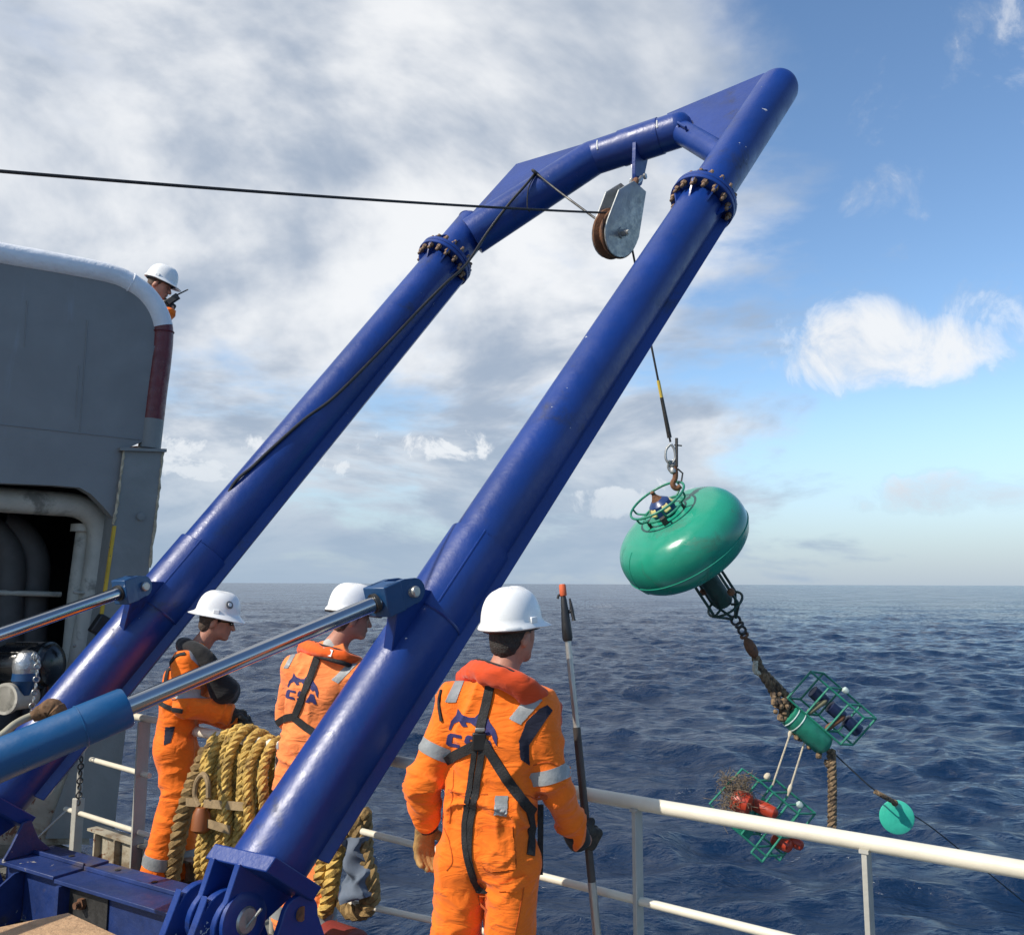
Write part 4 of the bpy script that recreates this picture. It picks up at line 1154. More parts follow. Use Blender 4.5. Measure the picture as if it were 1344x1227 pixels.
# stand: the railing bar that carries the coil
cb0, cb1 = RP(262, 968), RP(372, 962)
RY = RP(318, 960)
zt = RP(318, 962)[2]
x0, x1 = RP(287, 960), RP(364, 960)
nrope = 7
for k in range(nrope):
    f_ = k / (nrope - 1)
    b = x0 + (x1 - x0) * f_; b = A([b[0], b[1], 0])
    zz = zt - .015 + .03 * math.sin(PI * min(1, f_ * 1.25)) - .03 * (1 - f_) ** 2 + random.uniform(-.012, .012)
    drop = .62 + .12 * math.sin(k * 1.9) + (.08 if k in (3, 7) else 0)
    lean = RD * random.uniform(-.03, .03)
    near = -RN * (.10 + (.018 if k % 2 else -.012) + random.uniform(-.008, .008)); far = RN * .12
    pts = bez([b + near * .75 + ZV * (zz - drop) + lean * 1.5, b + near * 1.05 + ZV * (zz - drop * .5) + lean, b + near * .95 + ZV * (zz - .14), b + near * .45 + ZV * (zz - .02), b + far * .3 + ZV * (zz + .005), b + far + ZV * (zz - .12), b + far + ZV * (zz - .55)], 36)
    strands(pts, .0165, .0165, .115, 3, ph=random.random() * 6).build('rope_turn', ROPEY, coil)
for k in range(6):
    f_ = k / 5
    b = x0 + (x1 - x0) * (f_ * .75 + .02); b = A([b[0], b[1], 0])
    pts = bez([b - RN * .07 + ZV * (zt - .10), b - RN * .075 + ZV * (zt - .45), b - RN * .08 + ZV * (zt - .72) + RD * .03, b - RN * .05 + ZV * (.16 + .04 * random.random()) + RD * .05], 30)
    strands(pts, .0165, .0165, .115, 3, ph=random.random() * 6).build('rope_turn', ROPEY, coil)
bar = MB().tube([x0 + RD * .35 + ZV * (zt - .035 - x0[2]), x1 - RD * .35 + ZV * (zt - .035 - x1[2])], .03, 16).build('carrying_bar', RAILP, coil)
for kk in (-.2, .25):
    b = (x0 if kk < 0 else x1) - RD * kk * 0; b = A([b[0], b[1], 0]) + RN * .02
    MB().tube([b, b + ZV * (zt - .05)], .022, 12).build('carrying_post', POSTP, coil)
# webbing straps round the bundle
for (ua, va, ub, vb, w) in ((272, 1046, 352, 1052, .045), (282, 1068, 330, 1082, .045)):
    pa_, pb_ = RP(ua, va) - RN * .14, RP(ub, vb) - RN * .14
    d = unit(pb_ - pa_)
    MB().box((pa_ + pb_) / 2, (d, RN, np.cross(d, RN)), (np.linalg.norm(pb_ - pa_) / 2, .004, w / 2)).build('webbing_strap', STRAP, coil)
sb = RP(300, 1018) - RN * .15
MB().tube(bez([sb + RD * .05 - ZV * .15, sb + RD * .10 - ZV * .10, sb + RD * .09 - ZV * .02, sb + RD * .03 + ZV * .03, sb - RD * .02 - ZV * .01, sb - RD * .03 - ZV * .09], 30), .016, 8).build('loose_webbing', STRAP, coil)
MB().lathe([(.03, 0), (.055, .02), (.05, .10), (.03, .14)], RP(293, 1085) - RN * .15, ZV, 16).build('float_block', pmat('brown_float_block', (.22, .07, .02), .5, var=.2), coil)
# loose fall of old rope on deck left of the coil, and one at its right end
fal = thing('rope_fall', RP(255, 1130) * A([1, 1, 0]), 'slack tail of dirty brown rope dropping to deck behind the orange trousers', 'rope')
ROPEO = pmat('old_brown_rope', (.24, .155, .06), .9, var=.4, vscale=16, bump=.6, bscale=80)
b = RP(262, 1000) - RN * .06
g0 = RP(248, 1120); g0[2] = .06
strands(bez([RP(282, 985) - RN * .05, RP(268, 1030) - RN * .08, RP(256, 1080) - RN * .10, g0 - RN * .12, g0 - RN * .2 - RD * .2 - ZV * .02], 36), .030, .029, .16).build('rope_run', ROPEO, fal)
strands(bez([g0 - RN * .28 + RD * .08 - ZV * .02, g0 - RN * .22 - RD * .05, g0 - RN * .25 - RD * .3 - ZV * .02, g0 - RN * .15 - RD * .55 - ZV * .02], 30), .026, .025, .15).build('rope_run', ROPEO, fal)
f2 = thing('rope_fall', RP(450, 1180) * A([1, 1, 0]), 'looped rope end hanging with a blue-grey sack beside the red pipe', 'rope')
r0 = RP(452, 1062) - RN * .06
strands(bez([RP(455, 1066), RP(444, 1085) - RN * .05, RP(436, 1120) - RN * .05, RP(428, 1165) - RN * .05, RP(424, 1182) - RN * .05, RP(436, 1190) - RN * .05, RP(442, 1170) - RN * .05, RP(452, 1100) - RN * .03, RP(462, 1066)], 60), .024, .023, .13).build('rope_run', ROPEY, f2)
strands(bez([RP(462, 1070), RP(474, 1110), RP(488, 1160), RP(484, 1190), RP(462, 1196), RP(448, 1180)], 40), .024, .023, .13).build('rope_run', ROPEO, f2)
strands(bez([RP(468, 1066) + RN * .05, RP(470, 1120) + RN * .05, RP(478, 1185) + RN * .02], 30), .024, .023, .13).build('rope_run', ROPEO, f2)
SACK = pmat('blue_grey_sack', (.11, .14, .19), .8, var=.2, vscale=5, bump=.5, bscale=16)
sk = []
pts2 = [(463, 1100), (478, 1098), (484, 1130), (492, 1168), (474, 1178), (458, 1172)]
n_ = 21
m_ = MB(); vs = []
for i in range(n_):
    for j in range(n_):
        a_, b_ = i / (n_ - 1), j / (n_ - 1)
        uL = 462 - 4 * b_; uR = 478 + 14 * b_ ; vv = 1097 + 80 * b_
        p = RP(uL + (uR - uL) * a_, vv) - RN * (.05 + .03 * math.sin(PI * a_) + .09 * (vnoise(A([a_ * 3.2, b_ * 4.3, 1.0])) - .4)) + RD * (.05 * (vnoise(A([a_ * 2 + 7, b_ * 5, 3.0])) - .5)) + ZV * (.06 * (vnoise(A([a_ * 4 + 3, 1.5, 6.0])) - .5) * b_)
        vs.append(p)
bk_ = [p + RN * .07 for p in vs]
fs = []
for i in range(n_ - 1):
    for j in range(n_ - 1):
        q_ = (i * n_ + j, (i + 1) * n_ + j, (i + 1) * n_ + j + 1, i * n_ + j + 1)
        fs.append(q_); fs.append(tuple(x + n_ * n_ for x in reversed(q_)))
edge = [i * n_ for i in range(n_)] + [(n_ - 1) * n_ + j for j in range(1, n_)] + [i * n_ + n_ - 1 for i in range(n_ - 2, -1, -1)] + [j for j in range(n_ - 2, 0, -1)]
for a_, b_ in zip(edge, edge[1:] + edge[:1]): fs.append((a_, b_, b_ + n_ * n_, a_ + n_ * n_))
m_.add(vs + bk_, fs)
sk_ = tag(m_.build('cloth_sack', SACK, None, 60), 'crumpled blue-grey sack hung on the railing among rope ends', 'sack')
# orange buoy lines / bits glimpsed beyond the foot
ORNG = pmat('orange_float_skin', (.75, .17, .03), .55, var=.15)
for (u, v, z, lab) in ((279, 1128, .0, 'small orange float on deck left of the near A-frame foot'),):
    p = RP(u, v) - RN * .28; p[2] = .06
    fl_ = thing('orange_float', p * A([1, 1, 0]), lab, 'float')
    MB().lathe([(.03, -.06), (.055, -.045), (.065, 0), (.055, .06), (.04, .13), (.015, .15)], p, ZV, 24).build('float_body', ORNG, fl_)
    MB().ring(p + ZV * .16, RD, .018, .006, 14, 6).build('float_eye', ORNG, fl_)

# ================================================================== PEOPLE (signed-distance bodies, meshed with OpenVDB)
class SDF:
    def __init__(s, lo, hi, vox):
        s.lo = A(lo, float); s.vox = vox
        s.n = np.ceil((A(hi) - s.lo) / vox).astype(int) + 1
        s.g = np.full(s.n, .12, np.float32)
    def _sub(s, lo, hi):
        a = np.clip(np.floor((A(lo) - s.lo) / s.vox).astype(int), 0, s.n - 1); b = np.clip(np.ceil((A(hi) - s.lo) / s.vox).astype(int) + 1, 1, s.n)
        if np.any(b <= a): return None, None
        ax = [s.lo[i] + s.vox * np.arange(a[i], b[i]) for i in range(3)]
        P = np.stack(np.meshgrid(*ax, indexing='ij'), -1).astype(np.float32)
        return tuple(slice(a[i], b[i]) for i in range(3)), P
    def comb(s, sl, d, k, op):
        g = s.g[sl]
        if op == 'add':
            h = np.maximum(k - np.abs(g - d), 0) / k; s.g[sl] = np.minimum(g, d) - h * h * k / 4
        else:
            d = -d; h = np.maximum(k - np.abs(g - d), 0) / k; s.g[sl] = np.maximum(g, d) + h * h * k / 4
    def cap(s, p0, p1, r0, r1=None, k=.03, flat=None, op='add'):
        p0 = A(p0, float); p1 = A(p1, float); r1 = r0 if r1 is None else r1
        m = max(r0, r1) + k + 2 * s.vox + .02
        sl, P = s._sub(np.minimum(p0, p1) - m, np.maximum(p0, p1) + m)
        if sl is None: return s
        pa = P - p0.astype(np.float32); ba = (p1 - p0).astype(np.float32)
        q = 1.0
        if flat is not None:
            d_, q = unit(flat[0]).astype(np.float32), flat[1]
            pa = pa + d_ * ((pa @ d_) * (1 / q - 1))[..., None]; ba = ba + d_ * ((ba @ d_) * (1 / q - 1))
        h = np.clip((pa @ ba) / max(1e-9, float(ba @ ba)), 0, 1)
        d = np.linalg.norm(pa - ba * h[..., None], axis=-1) - (r0 + (r1 - r0) * h)
        s.comb(sl, d * (1 if q >= 1 else (q + 1) / 2), k, op); return s
    def ell(s, c, ax, r, k=.02, op='add'):
        c = A(c, float); m = max(r) + k + 2 * s.vox + .01
        sl, P = s._sub(c - m, c + m)
        if sl is None: return s
        q = P - c.astype(np.float32); Mx = np.stack([unit(a) for a in ax]).astype(np.float32)
        q = q @ Mx.T; r = A(r, np.float32)
        k0 = np.linalg.norm(q / r, axis=-1); k1 = np.linalg.norm(q / (r * r), axis=-1) + 1e-9
        s.comb(sl, k0 * (k0 - 1) / k1, k, op); return s
    def mesh(s):
        G_ = vdb.FloatGrid(); G_.background = .12; G_.copyFromArray(s.g)
        p, q = G_.convertToQuads(0.0)
        return p.astype(float) * s.vox + s.lo, q[:, ::-1]


def vnormals(v, q):
    n = np.zeros_like(v); a = np.cross(v[q[:, 2]] - v[q[:, 0]], v[q[:, 3]] - v[q[:, 1]])
    for i in range(4): np.add.at(n, q[:, i], a)
    return n / (np.linalg.norm(n, axis=1)[:, None] + 1e-12)


def orient(v, q):
    c = v.mean(0); a = np.cross(v[q[:, 2]] - v[q[:, 0]], v[q[:, 3]] - v[q[:, 1]])
    m = v[q].mean(1) - c
    return q if np.sum(a * m) > 0 else q[:, ::-1]


def sdf_obj(name, S, m, parent, fold=None):
    v, q = S.mesh(); q = orient(v, q)
    if fold is not None:
        n = vnormals(v, q); v = v + n * fold(v)[:, None]
    o = mkobj(name, v, q.tolist(), m, parent, 180, flip_check=False)
    return o, v, q


def cloth_mat(name, base, bump=.55):
    m = bpy.data.materials.new(name); m.use_nodes = True
    g = NG(m.node_tree); out = g.n('ShaderNodeOutputMaterial'); b = g.n('ShaderNodeBsdfPrincipled'); g.set(out.inputs[0], b)
    co = g.n('ShaderNodeTexCoord').outputs['Object']
    n = g.noise(co, 7, 6, .6, .4)
    hv = g.n('ShaderNodeHueSaturation'); g.set(hv.inputs['Value'], g.ss(n, .25, .75, .86, 1.08)); hv.inputs['Color'].default_value = (*base, 1)
    # faint grubby patches
    col = g.mix(g.ss(g.noise(co, 3.1, 7, .65, .5), .60, .80, 0.0, .35), hv.outputs[0], g.rgb(tuple(c * .45 + .02 for c in base)))
    g.set(b.inputs['Base Color'], col)
    b.inputs['Roughness'].default_value = .82; b.inputs['Specular IOR Level'].default_value = .25
    b.inputs['Sheen Weight'].default_value = .15
    mp = g.n('ShaderNodeMapping'); g.set(mp.inputs[0], co); mp.inputs['Rotation'].default_value = (.5, .35, .2); mp.inputs['Scale'].default_value = (1, 1, 2.2)
    h = g.m('ADD', g.m('MULTIPLY', g.noise(mp.outputs[0], 9, 3, .5, 1.0), 1.0), g.m('MULTIPLY', g.noise(co, 260, 2, .5), .04))
    bn = g.n('ShaderNodeBump'); bn.inputs['Strength'].default_value = bump; bn.inputs['Distance'].default_value = .03; g.set(bn.inputs['Height'], h)
    g.set(b.inputs['Normal'], bn)
    return m


ORANGE = cloth_mat('orange_coverall_fabric', (.90, .172, .010))
PEACH = cloth_mat('orange_fabric_painted_sunlit', (.93, .250, .070))  # coverall orange made paler: strong sunlight put into the colour
REDV = cloth_mat('red_lifejacket_fabric', (.62, .065, .012), .3)
ORV = cloth_mat('orange_lifejacket_fabric', (.86, .12, .012), .3)
BLKV = cloth_mat('black_lifejacket_fabric', (.012, .012, .013), .35)
NAVYF = cloth_mat('navy_panel_fabric', (.010, .012, .028), .3)
WEB = pmat('black_webbing', (.012, .012, .013), .75, var=.3, vscale=30, bump=.5, bscale=220)
REFL = pmat('silver_reflective_tape', (.26, .275, .28), .5, .0, var=.10, vscale=30, bump=.25, bscale=60)
LOGO = pmat('navy_print', (.022, .020, .10), .8, var=.15, vscale=40)
WHITEL = pmat('white_print', (.75, .75, .73), .7)
SKIN = pmat('sunburnt_skin', (.42, .19, .125), .5, var=.18, vscale=14, bump=.15, bscale=120)
HAIRD = pmat('dark_grey_hair', (.030, .026, .023), .7, var=.5, vscale=60, bump=.9, bscale=180)
HAIRB = pmat('cropped_brown_hair', (.085, .055, .038), .75, var=.4, vscale=60, bump=.8, bscale=180)
HATW = pmat('white_hard_hat', (.80, .80, .78), .30, var=.05, vscale=5, bump=.05, bscale=30, dirt=(.5, .49, .46), dirt_amt=.08, dirt_scale=6, rvar=.08)
GLOVET = pmat('tan_leather_glove', (.33, .185, .06), .8, var=.35, vscale=18, bump=.5, bscale=60, dirt=(.14, .08, .03), dirt_amt=.2, dirt_scale=9)
GLOVED = pmat('dark_work_glove', (.030, .027, .022), .75, var=.4, vscale=18, bump=.5, bscale=60, dirt=(.15, .12, .07), dirt_amt=.2, dirt_scale=12)
BOOTM = pmat('scuffed_brown_boot', (.085, .052, .032), .6, var=.35, vscale=12, bump=.5, bscale=40)
GLASSD = pmat('dark_sunglasses', (.008, .008, .009), .15)


def head_frame(f, tilt=0.0):
    f = unit(f); r = unit(np.cross(f, ZV)); u = np.cross(r, f)
    return r, f, u


def build_person(label, J, hat_style, cloth, hairm, R=None, group='crew in white hard hats', vox=.0095, only_upper=False, glove_mats=(GLOVET, GLOVED), scale=1.0):
    """J: joints in world space. Builds body, coverall, boots, hat, hair; returns root and helpers"""
    base = (J['ankleL'] + J['ankleR']) / 2; base = A([base[0], base[1], min(J['ankleL'][2], J['ankleR'][2]) - .09])
    root = thing('person', base, label, 'person', group)
    fwd = unit(J['face_body'])
    allp = np.stack([p for k, p in J.items() if not k.startswith('face')])
    lo, hi = allp.min(0) - .22, allp.max(0) + .26
    r, f, u = head_frame(J['face_head'])
    hc = J['head']
    sc = .95 * scale
    hp = lambda a, b, c: hc + (r * a + f * b + u * c) * sc
    # ---- body
    S = SDF(lo, hi, .0085)
    def headp(S):
        S.ell(hp(0, -.012, .045), (r, f, u), (.077 * sc, .098 * sc, .094 * sc), .02)
        S.ell(hp(0, .030, -.040), (r, f, u), (.058 * sc, .066 * sc, .062 * sc), .03)
        S.ell(hp(0, .072, -.088), (r, f, u), (.028 * sc, .024 * sc, .022 * sc), .025)
        S.ell(hp(0, .060, .005), (r, f, u), (.058 * sc, .036 * sc, .05 * sc), .03)
        S.ell(hp(0, .080, .030), (r, f, u), (.050 * sc, .018 * sc, .013 * sc), .015)
        S.cap(hp(0, .094, .016), hp(0, .116, -.026), .010 * sc, .0145 * sc, .014)
        S.ell(hp(0, .094, -.056), (r, f, u), (.023 * sc, .011 * sc, .0085 * sc), .010)
        for s_ in (-1, 1):
            S.ell(hp(s_ * .030, .101, .012), (r, f, u), (.017 * sc, .013 * sc, .010 * sc), .012, 'sub')
            S.ell(hp(s_ * .080, -.008, -.004), (r, unit(f * .93 - u * .3), u), (.011 * sc, .020 * sc, .033 * sc), .010)
    headp(S)
    nb = J['neck']
    S.cap(hp(0, -.018, -.045), nb, .056 * sc, .064 * sc, .035)
    ch, pv = J['chest'], J['pelvis']
    S.cap(nb, ch, .06, .09, .04, (fwd, .7)); S.cap(ch, pv, .09, .07, .04, (fwd, .7))
    for s_ in 'LR':
        S.cap(nb, J['sh' + s_], .045, .042, .03); S.cap(J['sh' + s_], J['el' + s_], .042, .036, .03); S.cap(J['el' + s_], J['wr' + s_], .036, .030, .03)
        hd_ = unit(J['hand' + s_] - J['wr' + s_]); S.cap(J['wr' + s_], J['wr' + s_] + hd_ * .05, .028, .030, .02)
        S.cap(pv, J['hip' + s_], .07, .06, .04); S.cap(J['hip' + s_], J['kn' + s_], .06, .048, .03); S.cap(J['kn' + s_], J['ankle' + s_], .055, .04, .03)
    sdf_obj('body', S, SKIN, root)
    # ---- coverall
    K = dict(ch=.185, dep=.68, wa=.175, hp=.185, ua=.080, el=.072, cuff=.060, th=.105, kn=.088, hem=.082)
    if R: K.update(R)
    C = SDF(lo, hi, vox)
    lat = unit(J['shR'] - J['shL'])
    mid = (J['shL'] + J['shR']) / 2
    wai = ch * .42 + pv * .58
    chu = mid * .72 + ch * .28
    w2 = np.linalg.norm(J['shR'] - J['shL']) / 2
    fl = (fwd, K['dep'])
    o_ = max(0.02, w2 - .085)
    rr = K['ch'] * .62
    for s_ in (-1, 1):
        C.cap(chu + lat * s_ * o_ * .85 - ZV * .02, ch + lat * s_ * o_ * .60, rr * .92, rr * 1.02, .06, (fwd, .86))
        C.cap(ch + lat * s_ * o_ * .60, wai + lat * s_ * (K['wa'] - rr * .93) * .95, rr * 1.02, rr * .95, .06, (fwd, .88))
        C.cap(wai + lat * s_ * (K['wa'] - rr * .93) * .95, pv + lat * s_ * (K['hp'] - rr) * 1.0, rr * .95, rr * 1.03, .06, (fwd, .92))
    C.cap(mid - ZV * .01, nb, .085, .066, .05)
    for s_ in 'LR':
        C.cap(nb - ZV * .035, J['sh' + s_], .062, K['ua'] * .98, .05)
        C.cap(J['sh' + s_], J['el' + s_], K['ua'] * 1.02, K['el'], .035)
        C.cap(J['el' + s_], J['wr' + s_], K['el'], K['cuff'], .02)
        hd_ = unit(J['wr' + s_] - J['el' + s_])
        C.cap(pv + (J['hip' + s_] - pv) * .8, J['hip' + s_], K['hp'] * .62, K['th'], .05)
        C.cap(J['hip' + s_], J['kn' + s_], K['th'], K['kn'], .03)
        C.cap(J['kn' + s_], J['ankle' + s_] + ZV * .05, K['kn'], K['hem'], .03)
    segs = []
    for s_ in 'LR':
        segs += [(J['sh' + s_], J['el' + s_], 'arm'), (J['el' + s_], J['wr' + s_], 'arm'), (J['hip' + s_], J['kn' + s_], 'leg'), (J['kn' + s_], J['ankle' + s_], 'leg')]
    joints = [J['el' + s_] for s_ in 'LR'] + [J['kn' + s_] for s_ in 'LR']
    ankles = [J['ankle' + s_] + ZV * .06 for s_ in 'LR'] + [J['wr' + s_] for s_ in 'LR']
    seed = rng.uniform(0, 20, 3)

    def ridged(q): return 1 - np.abs(2 * vnoise(q) - 1)

    def fold(v):
        best = np.full(len(v), 9.0); axs = np.zeros_like(v)
        for (a, b, kd) in segs:
            ab = b - a; h = np.clip(((v - a) @ ab) / (ab @ ab), 0, 1); d = np.linalg.norm(v - a - ab * h[:, None], axis=1)
            rel = d / (.11 if kd == 'leg' else .085)
            w = rel < best; best[w] = rel[w]; axs[w] = unit(ab)
        limb = np.clip(1.35 - best, 0, 1) ** .5
        wj = np.zeros(len(v))
        for p in joints: wj = np.maximum(wj, np.exp(-(np.linalg.norm(v - p, axis=1) / .13) ** 2))
        for p in ankles: wj = np.maximum(wj, .9 * np.exp(-(np.linalg.norm(v - p, axis=1) / .09) ** 2))
        t = np.sum(v * axs, 1)
        warp = vnoise(v * 5 + seed) - .5
        qd = v * 5.5 + axs * (t * 8 + warp * 3.0)[:, None] + seed
        f1 = ridged(qd) ** 3 - .35
        dl = limb * f1 * (.013 + .022 * wj)
        # torso: drag lines, blousing at the waist
        wz = np.exp(-((v[:, 2] - wai[2] + .03) / .12) ** 2)
        qt = v * A([8.5, 8.5, 3.6]) + A([0, 0, 3.0]) * warp[:, None] + seed + 5
        f2 = ridged(qt) ** 3 - .35
        qw = v * A([4.5, 4.5, 12.0]) + warp[:, None] * 2.5 + seed + 9
        f3 = ridged(qw) ** 3 - .35
        dt = (1 - limb) * (f2 * .026 * (1 - wz) + f3 * .024 * wz)
        fine = (vnoise(v * 38 + seed) - .5) * .0022
        return dl + dt + fine
    cov, v, q = sdf_obj('coverall', C, cloth, root, fold)
    bvh = BVHTree.FromPolygons([Vector(x) for x in v], q.tolist())
    # ---- boots
    for s_ in 'LR':
        B = J['ankle' + s_]; tf = unit(J['face_foot' + s_] if 'face_foot' + s_ in J else fwd)
        S = SDF(B - .34, B + .34, .009)
        z0 = B[2] - .09
        g_ = lambda a, z: A([B[0] + tf[0] * a, B[1] + tf[1] * a, z])
        S.cap(g_(-.02, z0 + .06), g_(.0, z0 + .20), .058, .062, .03); S.cap(g_(-.03, z0 + .045), g_(.17, z0 + .045), .046, .045, .03, (ZV, .9))
        S.ell(g_(.155, z0 + .05), (tf, np.cross(ZV, tf), ZV), (.075, .052, .045), .03)
        S.ell(g_(.06, z0 - .06), (tf, np.cross(ZV, tf), ZV), (.4, .4, .06), .006, 'sub')
        sdf_obj('boot', S, BOOTM, root)
    # ---- hair: shell round back and sides of the skull
    S = SDF(hc - .2, hc + .2, .006)
    S.ell(hp(0, -.014, .042), (r, f, u), (.083 * sc, .102 * sc, .100 * sc), .02)
    S.ell(hp(0, -.060, -.030), (r, f, u), (.062 * sc, .046 * sc, .05 * sc), .03)
    S.ell(hp(0, .115, -.045), (r, f, u), (.14 * sc, .115 * sc, .12 * sc), .01, 'sub')
    sdf_obj('hair', S, hairm, root, lambda v: (vnoise(v * 90) - .5) * .006)
    # ---- hard hat
    hu = unit(u + f * J.get('face_hat', A([0.0]))[0]); hf = unit(f - hu * np.dot(f, hu)); hr = np.cross(hf, hu)
    hb = hp(0, -.004, .052)
    n_ = 64
    rings = []
    full = hat_style == 'full'
    ph = np.linspace(0, PI / 2, 16)
    def rad(th):
        # th = 0 front
        return (.116 * math.sin(th) ** 2 + (.141 if not full else .143) * math.cos(th) ** 2) * sc
    def brim(th):
        c_ = math.cos(th)
        return (.046 * sc if full else (.014 + .042 * max(0, c_) ** 2.2) * sc)
    V = []; F = []
    def addring(fn): V.extend([fn(2 * PI * k / n_) for k in range(n_)])
    HH = .152 * sc
    def P3(th, rr_, z): return hb + (hf * math.cos(th) + hr * math.sin(th)) * rr_ + hu * z
    # underside inner -> brim -> dome
    addring(lambda th: P3(th, rad(th) - .010, .02)); addring(lambda th: P3(th, rad(th) - .006, -.004))
    addring(lambda th: P3(th, rad(th) + brim(th) - .003, -.010 - .010 * max(0, math.cos(th)) - (.006 if full else 0)))
    addring(lambda th: P3(th, rad(th) + brim(th), -.006 - .010 * max(0, math.cos(th)) - (.006 if full else 0)))
    addring(lambda th: P3(th, rad(th) + .008, .006)); 
    for p_ in ph[1:-1]:
        def fn(th, p_=p_):
            x_ = math.cos(p_) ** .62
            rr_ = rad(th) * x_
            lateral = abs(math.sin(th)) * rr_
            ridge = (.006 if lateral < .016 else (.003 if lateral < .024 else 0)) * min(1, p_ * 1.6)
            return P3(th, rr_, HH * math.sin(p_) ** .95 + ridge)
        addring(fn)
    V.append(hb + hu * (HH + .006))
    nr = (len(V) - 1) // n_
    for i in range(nr - 1):
        for k in range(n_):
            l = (k + 1) % n_; F.append((i * n_ + k, i * n_ + l, (i + 1) * n_ + l, (i + 1) * n_ + k))
    for k in range(n_): F.append(((nr - 1) * n_ + k, (nr - 1) * n_ + (k + 1) % n_, len(V) - 1))
    hat = mkobj('hard_hat', V, F, HATW, root, 60)
    m2 = MB()
    m2.tube([P3(t_, rad(t_) - .012, -.012) for t_ in np.linspace(0, 2 * PI, 48, endpoint=False)], .009, 6, closed=True)
    m2.build('hat_band', BLACKM, hat)
    for s_ in (-1, 1):
        c = P3(s_ * PI / 2, rad(PI / 2) - .002, .022); MB().box(c, (hf, hr * s_, hu), (.018, .010, .012)).build('hat_slot', HATW, hat, bevel=.003)
    J_ = dict(root=root, bvh=bvh, J=J, hp=hp, hat=hat, head=(r, f, u), fwd=fwd, P3=P3, rad=rad)
    return J_


def cast(b, u, v):
    d = unit(cam_dir(u, v)); h = b.ray_cast(Vector(CAM), Vector(d), 40)
    return (None, None) if h[0] is None else (A(h[0]), A(h[1]))


def ribbon(pp, name, m, path, w, lift=.008, parent=None, th=.004):
    """strap laid on the coverall along a path of picture points"""
    b = pp['bvh']
    pts = np.array(bez([(*p, 0) for p in path], max(24, 8 * len(path))))[:, :2]
    P = []; N = []
    for u_, v_ in pts:
        p, n = cast(b, u_, v_)
        if p is not None: P.append(p); N.append(n if np.dot(n, CAM - p) > 0 else -n)
    if len(P) < 3: return None
    P = A(P); N = A(N)
    for _ in range(4):
        N[1:-1] = N[:-2] + N[1:-1] * 2 + N[2:]; N /= np.linalg.norm(N, axis=1)[:, None]
    for _ in range(5): P[1:-1] = P[:-2] * .25 + P[1:-1] * .5 + P[2:] * .25
    vs = []; fs = []
    T = np.gradient(P, axis=0); T /= np.linalg.norm(T, axis=1)[:, None] + 1e-9
    for p, n, t in zip(P, N, T):
        s = unit(np.cross(n, t))
        row = []
        for o in (-.5, 0, .5):
            q = p + s * w * o
            h = b.ray_cast(Vector(q + n * .05), Vector(-n), .11)
            row.append(A(h[0]) if h[0] is not None else q)
        vs += [row[0] - n * .006, row[0] + n * lift, row[1] + n * (lift + .0005), row[2] + n * lift, row[2] - n * .006]
    for i in range(len(P) - 1):
        for k in range(4):
            a = i * 5 + k; fs.append((a, a + 1, a + 6, a + 5))
    fs.append((0, 1, 2, 3, 4)); e = (len(P) - 1) * 5; fs.append((e + 4, e + 3, e + 2, e + 1, e))
    return mkobj(name, vs, fs, m, parent or pp['root'], 50)


def ring_band(pp, name, m, c, ax, w, lift=.003, n=40, parent=None, rmax=.16):
    """tape right round a limb or the trunk"""
    b = pp['bvh']; ax = unit(ax); x, y = frame_for(ax); vs = []
    for k in range(n):
        a = 2 * PI * k / n; d = x * math.cos(a) + y * math.sin(a)
        for o in (-.5, -.25, 0, .25, .5):
            s = A(c) + ax * w * o; h = b.ray_cast(Vector(s), Vector(d), rmax)
            R_ = h[3] if h[0] is not None else rmax * .5
            vs.append(s + d * (R_ + lift))
        vs.append(A(c) + ax * w * .5 + d * (R_ - .004)); 
        h = b.ray_cast(Vector(A(c) - ax * w * .5), Vector(d), rmax); R0_ = h[3] if h[0] is not None else rmax * .5
        vs.append(A(c) - ax * w * .5 + d * (R0_ - .004))
    fs = []
    for k in range(n):
        l = (k + 1) % n
        for i in range(4): fs.append((k * 7 + i, k * 7 + i + 1, l * 7 + i + 1, l * 7 + i))
        fs.append((k * 7 + 4, k * 7 + 5, l * 7 + 5, l * 7 + 4)); fs.append((k * 7 + 6, k * 7, l * 7, l * 7 + 6))
    return mkobj(name, vs, fs, m, parent or pp['root'], 60)


def inpoly(poly, X, Y):
    c = np.zeros(X.shape, bool); n = len(poly); j = n - 1
    for i in range(n):
        xi, yi = poly[i]; xj, yj = poly[j]
        t = ((yi > Y) != (yj > Y)) & (X < (xj - xi) * (Y - yi) / (yj - yi + 1e-12) + xi); c ^= t; j = i
    return c


